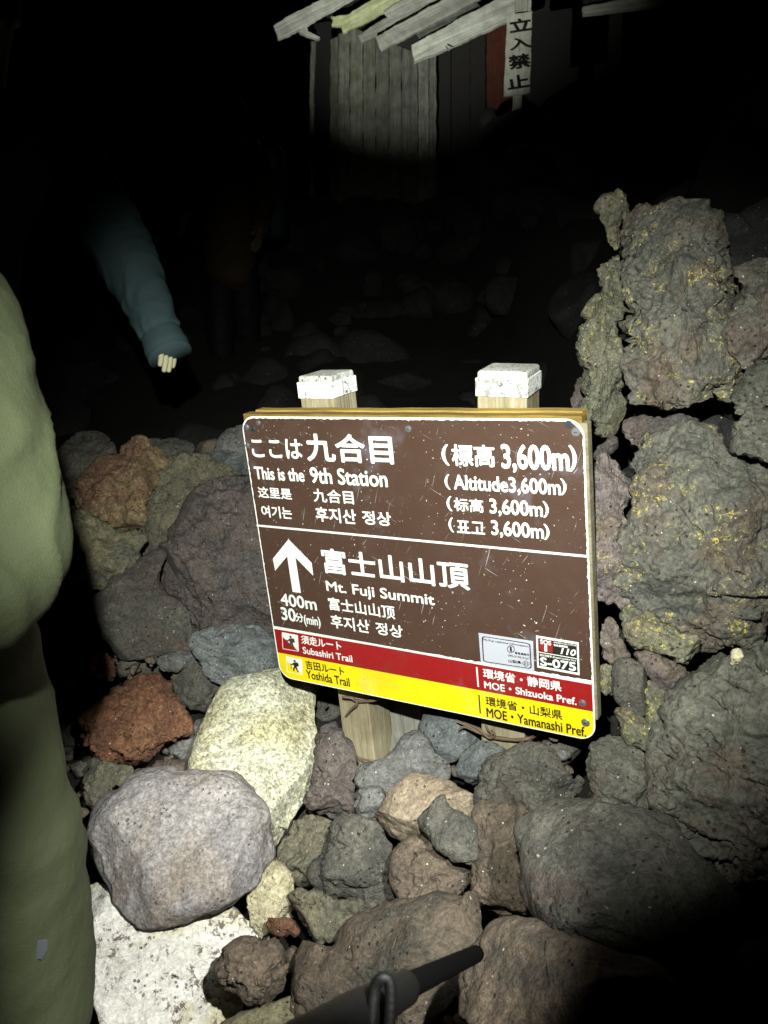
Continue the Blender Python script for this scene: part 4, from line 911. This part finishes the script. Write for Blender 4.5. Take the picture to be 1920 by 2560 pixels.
def person(J, label, mats, jr=1.0, sleeve=None, hair=None, face=Vector((0, 1, 0)), pack=None, wristr=.030, sleeve_r=None, hipr=.15, legr=1.0, cext=.97, hem=.13, skirt=0):
    m_skin, m_jack, m_trou, m_boot, m_hair = mats
    root = empty('person', (J['lank']+J['rank'])/2-Vector((0, 0, .08)), label, 'person')
    up = (J['neck']-J['chest']).normalized()
    ch = {'pelvis': (J['pelvis'], (.10, .08), None), 'chest': (J['chest'], (.13, .09), 'pelvis'), 'neck': (J['neck'], .055, 'chest'), 'jaw': (J['head']-up*.05+face*.02, (.068, .075), 'neck'), 'skull': (J['head']+up*.04, (.078, .092), 'jaw'), 'crown': (J['head']+up*.10, (.05, .06), 'skull')}
    for s in 'lr':
        ch[s+'sho'] = (J[s+'sho'], .055, 'chest'); ch[s+'elb'] = (J[s+'elb'], .042, s+'sho'); ch[s+'wrist'] = (J[s+'wri'], (.030, .022), s+'elb')
        fingers(ch, s, J[s+'wri'], J[s+'elb'], J.get(s+'palm', Vector((0, 1, 0))))
        ch[s+'hip'] = (J[s+'hip'], .070, 'pelvis'); ch[s+'kne'] = (J[s+'kne'], .06, s+'hip'); ch[s+'ank'] = (J[s+'ank'], .045, s+'kne'); ch[s+'toe'] = (J[s+'ank']+face*.16-Vector((0, 0, .05)), (.04, .03), s+'ank')
    body = skin('body', ch, m_skin, root)
    # face: eyes, nose, ears on the head
    side = face.cross(up).normalized(); H = J['head']+up*.02
    for nm, c, r in (('nose', H+face*.098-up*.012, .014), ('ear', H+side*.082, .020), ('ear', H-side*.082, .020), ('eye', H+face*.083+side*.030+up*.012, .012), ('eye', H+face*.083-side*.030+up*.012, .012)):
        bm = bmesh.new(); bmesh.ops.create_uvsphere(bm, u_segments=10, v_segments=8, radius=r, matrix=Matrix.Translation(c)); me = bpy.data.meshes.new(nm); bm.to_mesh(me); bm.free()
        o = link(nm, me, m_skin if nm != 'eye' else m_boot, None, True); o.parent = body; o.matrix_parent_inverse = body.matrix_world.inverted()
    bm = bmesh.new(); bmesh.ops.create_uvsphere(bm, u_segments=20, v_segments=14, radius=1, matrix=Matrix.Translation(J['head']+up*.055-face*.012) @ face.to_track_quat('Y', 'Z').to_matrix().to_4x4() @ Matrix.Diagonal((.098, .112, .095, 1)))
    bmesh.ops.delete(bm, geom=[v for v in bm.verts if (v.co-J['head']).dot(up) < -.01 + max(0, (v.co-J['head']).dot(face))*.5], context='VERTS')
    me = bpy.data.meshes.new('hat'); bm.to_mesh(me); bm.free(); o = link('hat', me, m_hair, None, True); o.parent = root; o.matrix_parent_inverse = root.matrix_world.inverted()
    j = {'hem': (J['pelvis']-up*hem*1.0-Vector((0, 0, skirt)), (hipr*jr*(.90 if skirt else 1), hipr*.8*jr), None), 'pelvis': (J['pelvis']+up*(.02 if hem > 0 else .10), (hipr*jr, hipr*.78*jr), 'hem'), 'waist': (J['pelvis'].lerp(J['chest'], .5), (.15*jr, .12*jr), 'pelvis'), 'chest': (J['chest'], (.175*jr, .135*jr), 'waist'), 'collar': (J['neck']-up*.01, .075, 'chest')}
    sr = sleeve_r or (.078, .068, .050)
    for s in 'lr':
        a, b, c = J[s+'sho'], J[s+'elb'], J[s+'wri']
        j[s+'sho'] = (a, sr[0], 'chest'); j[s+'up'] = (a.lerp(b, .5), (sr[0]+sr[1])/2, s+'sho'); j[s+'elb'] = (b, sr[1], s+'up')
        j[s+'fo'] = (b.lerp(c, .5), (sr[1]+sr[2])/2*1.02, s+'elb'); j[s+'cuf'] = (b.lerp(c, cext-.25), sr[2], s+'fo'); j[s+'cue'] = (b.lerp(c, cext-.17), sr[2]*.94, s+'cuf')
    jk = skin('jacket', j, m_jack, root, 4)
    for s in 'lr':
        b, c = J[s+'elb'], J[s+'wri']; o = tube('cuff', [b.lerp(c, cext-.24), b.lerp(c, cext-.05), b.lerp(c, cext+.08)], [sr[2]*.86, sr[2]*1.0, sr[2]*.98], m_jack, seg=24, jit=.03)
        o.parent = jk; o.matrix_parent_inverse = jk.matrix_world.inverted()
    t = {'waist': (J['pelvis']+up*.07, (hipr*.80, hipr*.66), None), 'pelvis': (J['pelvis'], (hipr*.85, hipr*.7), 'waist')}
    for s in 'lr':
        t[s+'hip'] = (J[s+'hip'].lerp(J[s+'kne'], .12), .095*legr, 'pelvis'); t[s+'th'] = (J[s+'hip'].lerp(J[s+'kne'], .55), .088*legr, s+'hip'); t[s+'kne'] = (J[s+'kne'], .078*legr, s+'th'); t[s+'sh'] = (J[s+'kne'].lerp(J[s+'ank'], .5), .072*legr, s+'kne'); t[s+'ank'] = (J[s+'ank']+Vector((0, 0, .05)), .062*legr, s+'sh')
    skin('trousers', t, m_trou, root, 3)
    for s in 'lr':
        a = J[s+'ank']; skin('boot', {'a': (a+Vector((0, 0, .05)), .058, None), 'b': (a-Vector((0, 0, .03))-face*.02, .050, 'a'), 'c': (a-Vector((0, 0, .045))+face*.09, (.050, .036), 'b'), 'd': (a-Vector((0, 0, .05))+face*.18, (.044, .030), 'c')}, m_boot, root, 2)
    return root, body
def cloth(n, c, r=.75, bs=900, b=.0004):
    m = M('cloth_'+n); v = m.coord(); nz = m.noise(v, 30, 4, .6)
    col = m.mix(m.mul(nz, .35), lin(c), lin(tuple(q*.8 for q in c)))
    m.bump(m.add(m.noise(v, bs, 2), m.mul(m.noise(v, 14, 3), 6)), b); m.b.inputs['Specular IOR Level'].default_value = .2
    return m.out(col, r)
m_sk = flat('skin_tone', (.78,.62,.50), .6, bump=.0003, bs=300)
m_glv = flat('pale_glove', (.82,.80,.66), .8, bump=.0006, bs=300)
m_bt = flat('black_boot', (.07,.07,.07), .7)
m_hat = cloth('dark_hat', (.10,.11,.13))

# hiker in a green jacket, right beside the camera on the left, back half turned
J = dict(pelvis=W(-190,1960,.93), chest=W(-400,1130,.98), neck=W(-420,700,1.0), head=W(-400,380,1.02),
         rsho=W(-170,700,.80), relb=W(10,1440,.76), rwri=W(-430,1740,.66), lsho=W(-640,900,1.05), lelb=W(-760,1450,1.0), lwri=W(-720,1850,.9),
         rhip=W(-60,2210,.93), lhip=W(-290,2230,1.05), rpalm=Vector((-.5, .3, 0)), lpalm=Vector((.5, .3, 0)))
J['rkne'] = J['rhip']+Vector((.015, .02, -.40)); J['lkne'] = J['lhip']+Vector((0, .08, -.38)); J['rank'] = J['rkne']+Vector((.01, -.03, -.36)); J['lank'] = J['lkne']+Vector((0, -.03, -.37))
gp, _ = person(J, 'hiker in a long olive green coat standing close at the left edge with bent elbow', (m_sk, cloth('olive_jacket', (.25,.27,.19), b=.0012), cloth('dark_olive_trousers', (.04,.045,.03)), m_bt, m_hat), sleeve_r=(.088, .066, .052), hipr=.17, legr=.78, hem=.04, skirt=.42)
bpy.context.view_layer.update()
_o = Vector((0, 0, CAMZ)); _hit = SC.ray_cast(bpy.context.evaluated_depsgraph_get(), _o, (W(103, 2375, 1)-_o).normalized())
_td = ((_hit[1]-_o).length/(W(103, 2375, 1)-_o).length) if _hit[0] else .8
tab = plank('reflective_tab', [(92,2352),(118,2350),(116,2378),(104,2400),(88,2398)], _td-.004, .003, flat('grey_tab', (.28,.29,.31), .5), gp, wob=0)

# hiker whose teal sleeve and hand hang down behind
J = dict(pelvis=W(-40,850,2.75), chest=W(-60,430,2.70), neck=W(-30,190,2.65), head=W(-35,55,2.63),
         rsho=W(150,330,2.55), relb=W(305,620,2.45), rwri=W(388,805,2.38), lsho=W(-110,330,2.65), lelb=W(-150,600,2.6), lwri=W(-120,850,2.45),
         rhip=W(20,900,2.75), lhip=W(-110,900,2.8), rpalm=Vector((-.4, .2, 0)), lpalm=Vector((.4, .2, 0)))
for s, dy in (('r', .10), ('l', -.06)):
    J[s+'kne'] = J[s+'hip']+Vector((0, dy, -.42)); J[s+'ank'] = J[s+'kne']+Vector((0, -.05, -.40))
person(J, 'hiker in a dark teal jacket, one hand hanging in the light left of the sign', (m_glv, cloth('teal_jacket', (.28,.36,.37)), cloth('black_trousers', (.05,.05,.06)), m_bt, m_hat), sleeve_r=(.085, .092, .062), cext=1.36)

# distant hiker in brown with a rucksack
J = dict(pelvis=W(575,640,4.75), chest=W(580,440,4.75), neck=W(578,352,4.75), head=W(566,300,4.72),
         lsho=W(535,375,4.7), lelb=W(508,478,4.6), lwri=W(468,535,4.5), rsho=W(640,375,4.8), relb=W(665,480,4.75), rwri=W(650,575,4.6),
         lhip=W(550,665,4.75), rhip=W(605,665,4.75), rpalm=Vector((-1, .3, 0)), lpalm=Vector((1, .3, 0)))
for s, dy in (('l', -.12), ('r', .10)):
    J[s+'kne'] = J[s+'hip']+Vector((0, dy, -.40)); J[s+'ank'] = J[s+'kne']+Vector((0, .06, -.40))
bp_, _ = person(J, 'distant hiker in a dark brown jacket leaning forward in the darkness', (flat('night_shade_skin', (.28,.22,.18), .7), cloth('brown_jacket', (.17,.13,.07)), cloth('night_trousers', (.03,.03,.03)), m_bt, m_hat), face=Vector((-.6, -.8, 0)).normalized(), hem=.22)  # skin and trousers coloured darker to imitate the night shade
rs = empty('rucksack', W(650, 500, 4.95), 'dark rucksack with a pale side pocket on the distant hiker', 'rucksack')
def blob(name, c, r, mat, parent, k=.6):
    bm = bmesh.new(); bmesh.ops.create_cube(bm, size=2, matrix=Matrix.Translation(c) @ Matrix.Diagonal((*r, 1))); bmesh.ops.bevel(bm, geom=bm.edges[:], offset=min(r)*k, segments=4, affect='EDGES', profile=.5)
    me = bpy.data.meshes.new(name); bm.to_mesh(me); bm.free(); o = link(name, me, mat, None, True); o.parent = parent; o.matrix_parent_inverse = parent.matrix_world.inverted(); return o
blob('pack_body', W(650, 480, 4.98), (.15, .11, .26), cloth('rucksack', (.10,.13,.14)), rs)
blob('side_pocket', W(672, 395, 4.84), (.045, .03, .06), cloth('rucksack_pocket', (.36,.45,.46)), rs)
blob('collar_pad', W(592, 352, 4.60), (.06, .035, .022), cloth('white_collar', (.62,.62,.55)), rs)

# trekking pole in the foreground, its strap hanging by the grip
m_bk = flat('black_rubber', (.02,.02,.022), .6, bump=.0006, bs=300)
m_pl = flat('black_pole_tube', (.018,.018,.02), .8, .0, spec=.05)
tp = empty('trekking_pole', W(1010, 2470, .62), 'black trekking pole crossing the bottom foreground with a looped wrist strap', 'trekking pole')
def adopt(o, p): o.parent = p; o.matrix_parent_inverse = p.matrix_world.inverted(); return o
adopt(tube('shaft', [W(1010,2470,.62), W(1090,2432,.68), W(1190,2385,.78)], [.0095,.0085,.0075], m_pl, seg=16), tp)
adopt(tube('grip', [W(640,2700,.46), W(760,2620,.50), W(880,2545,.55), W(1010,2470,.62)], [.015,.0165,.015,.0125], m_bk, seg=20, jit=.03), tp)
adopt(tube('wrist_strap', [W(925,2620,.54), W(930,2540,.545), W(938,2470,.55), W(955,2445,.55), W(975,2460,.55), W(975,2540,.545), W(968,2620,.54)], [.0040]*7, m_bk, seg=8), tp)
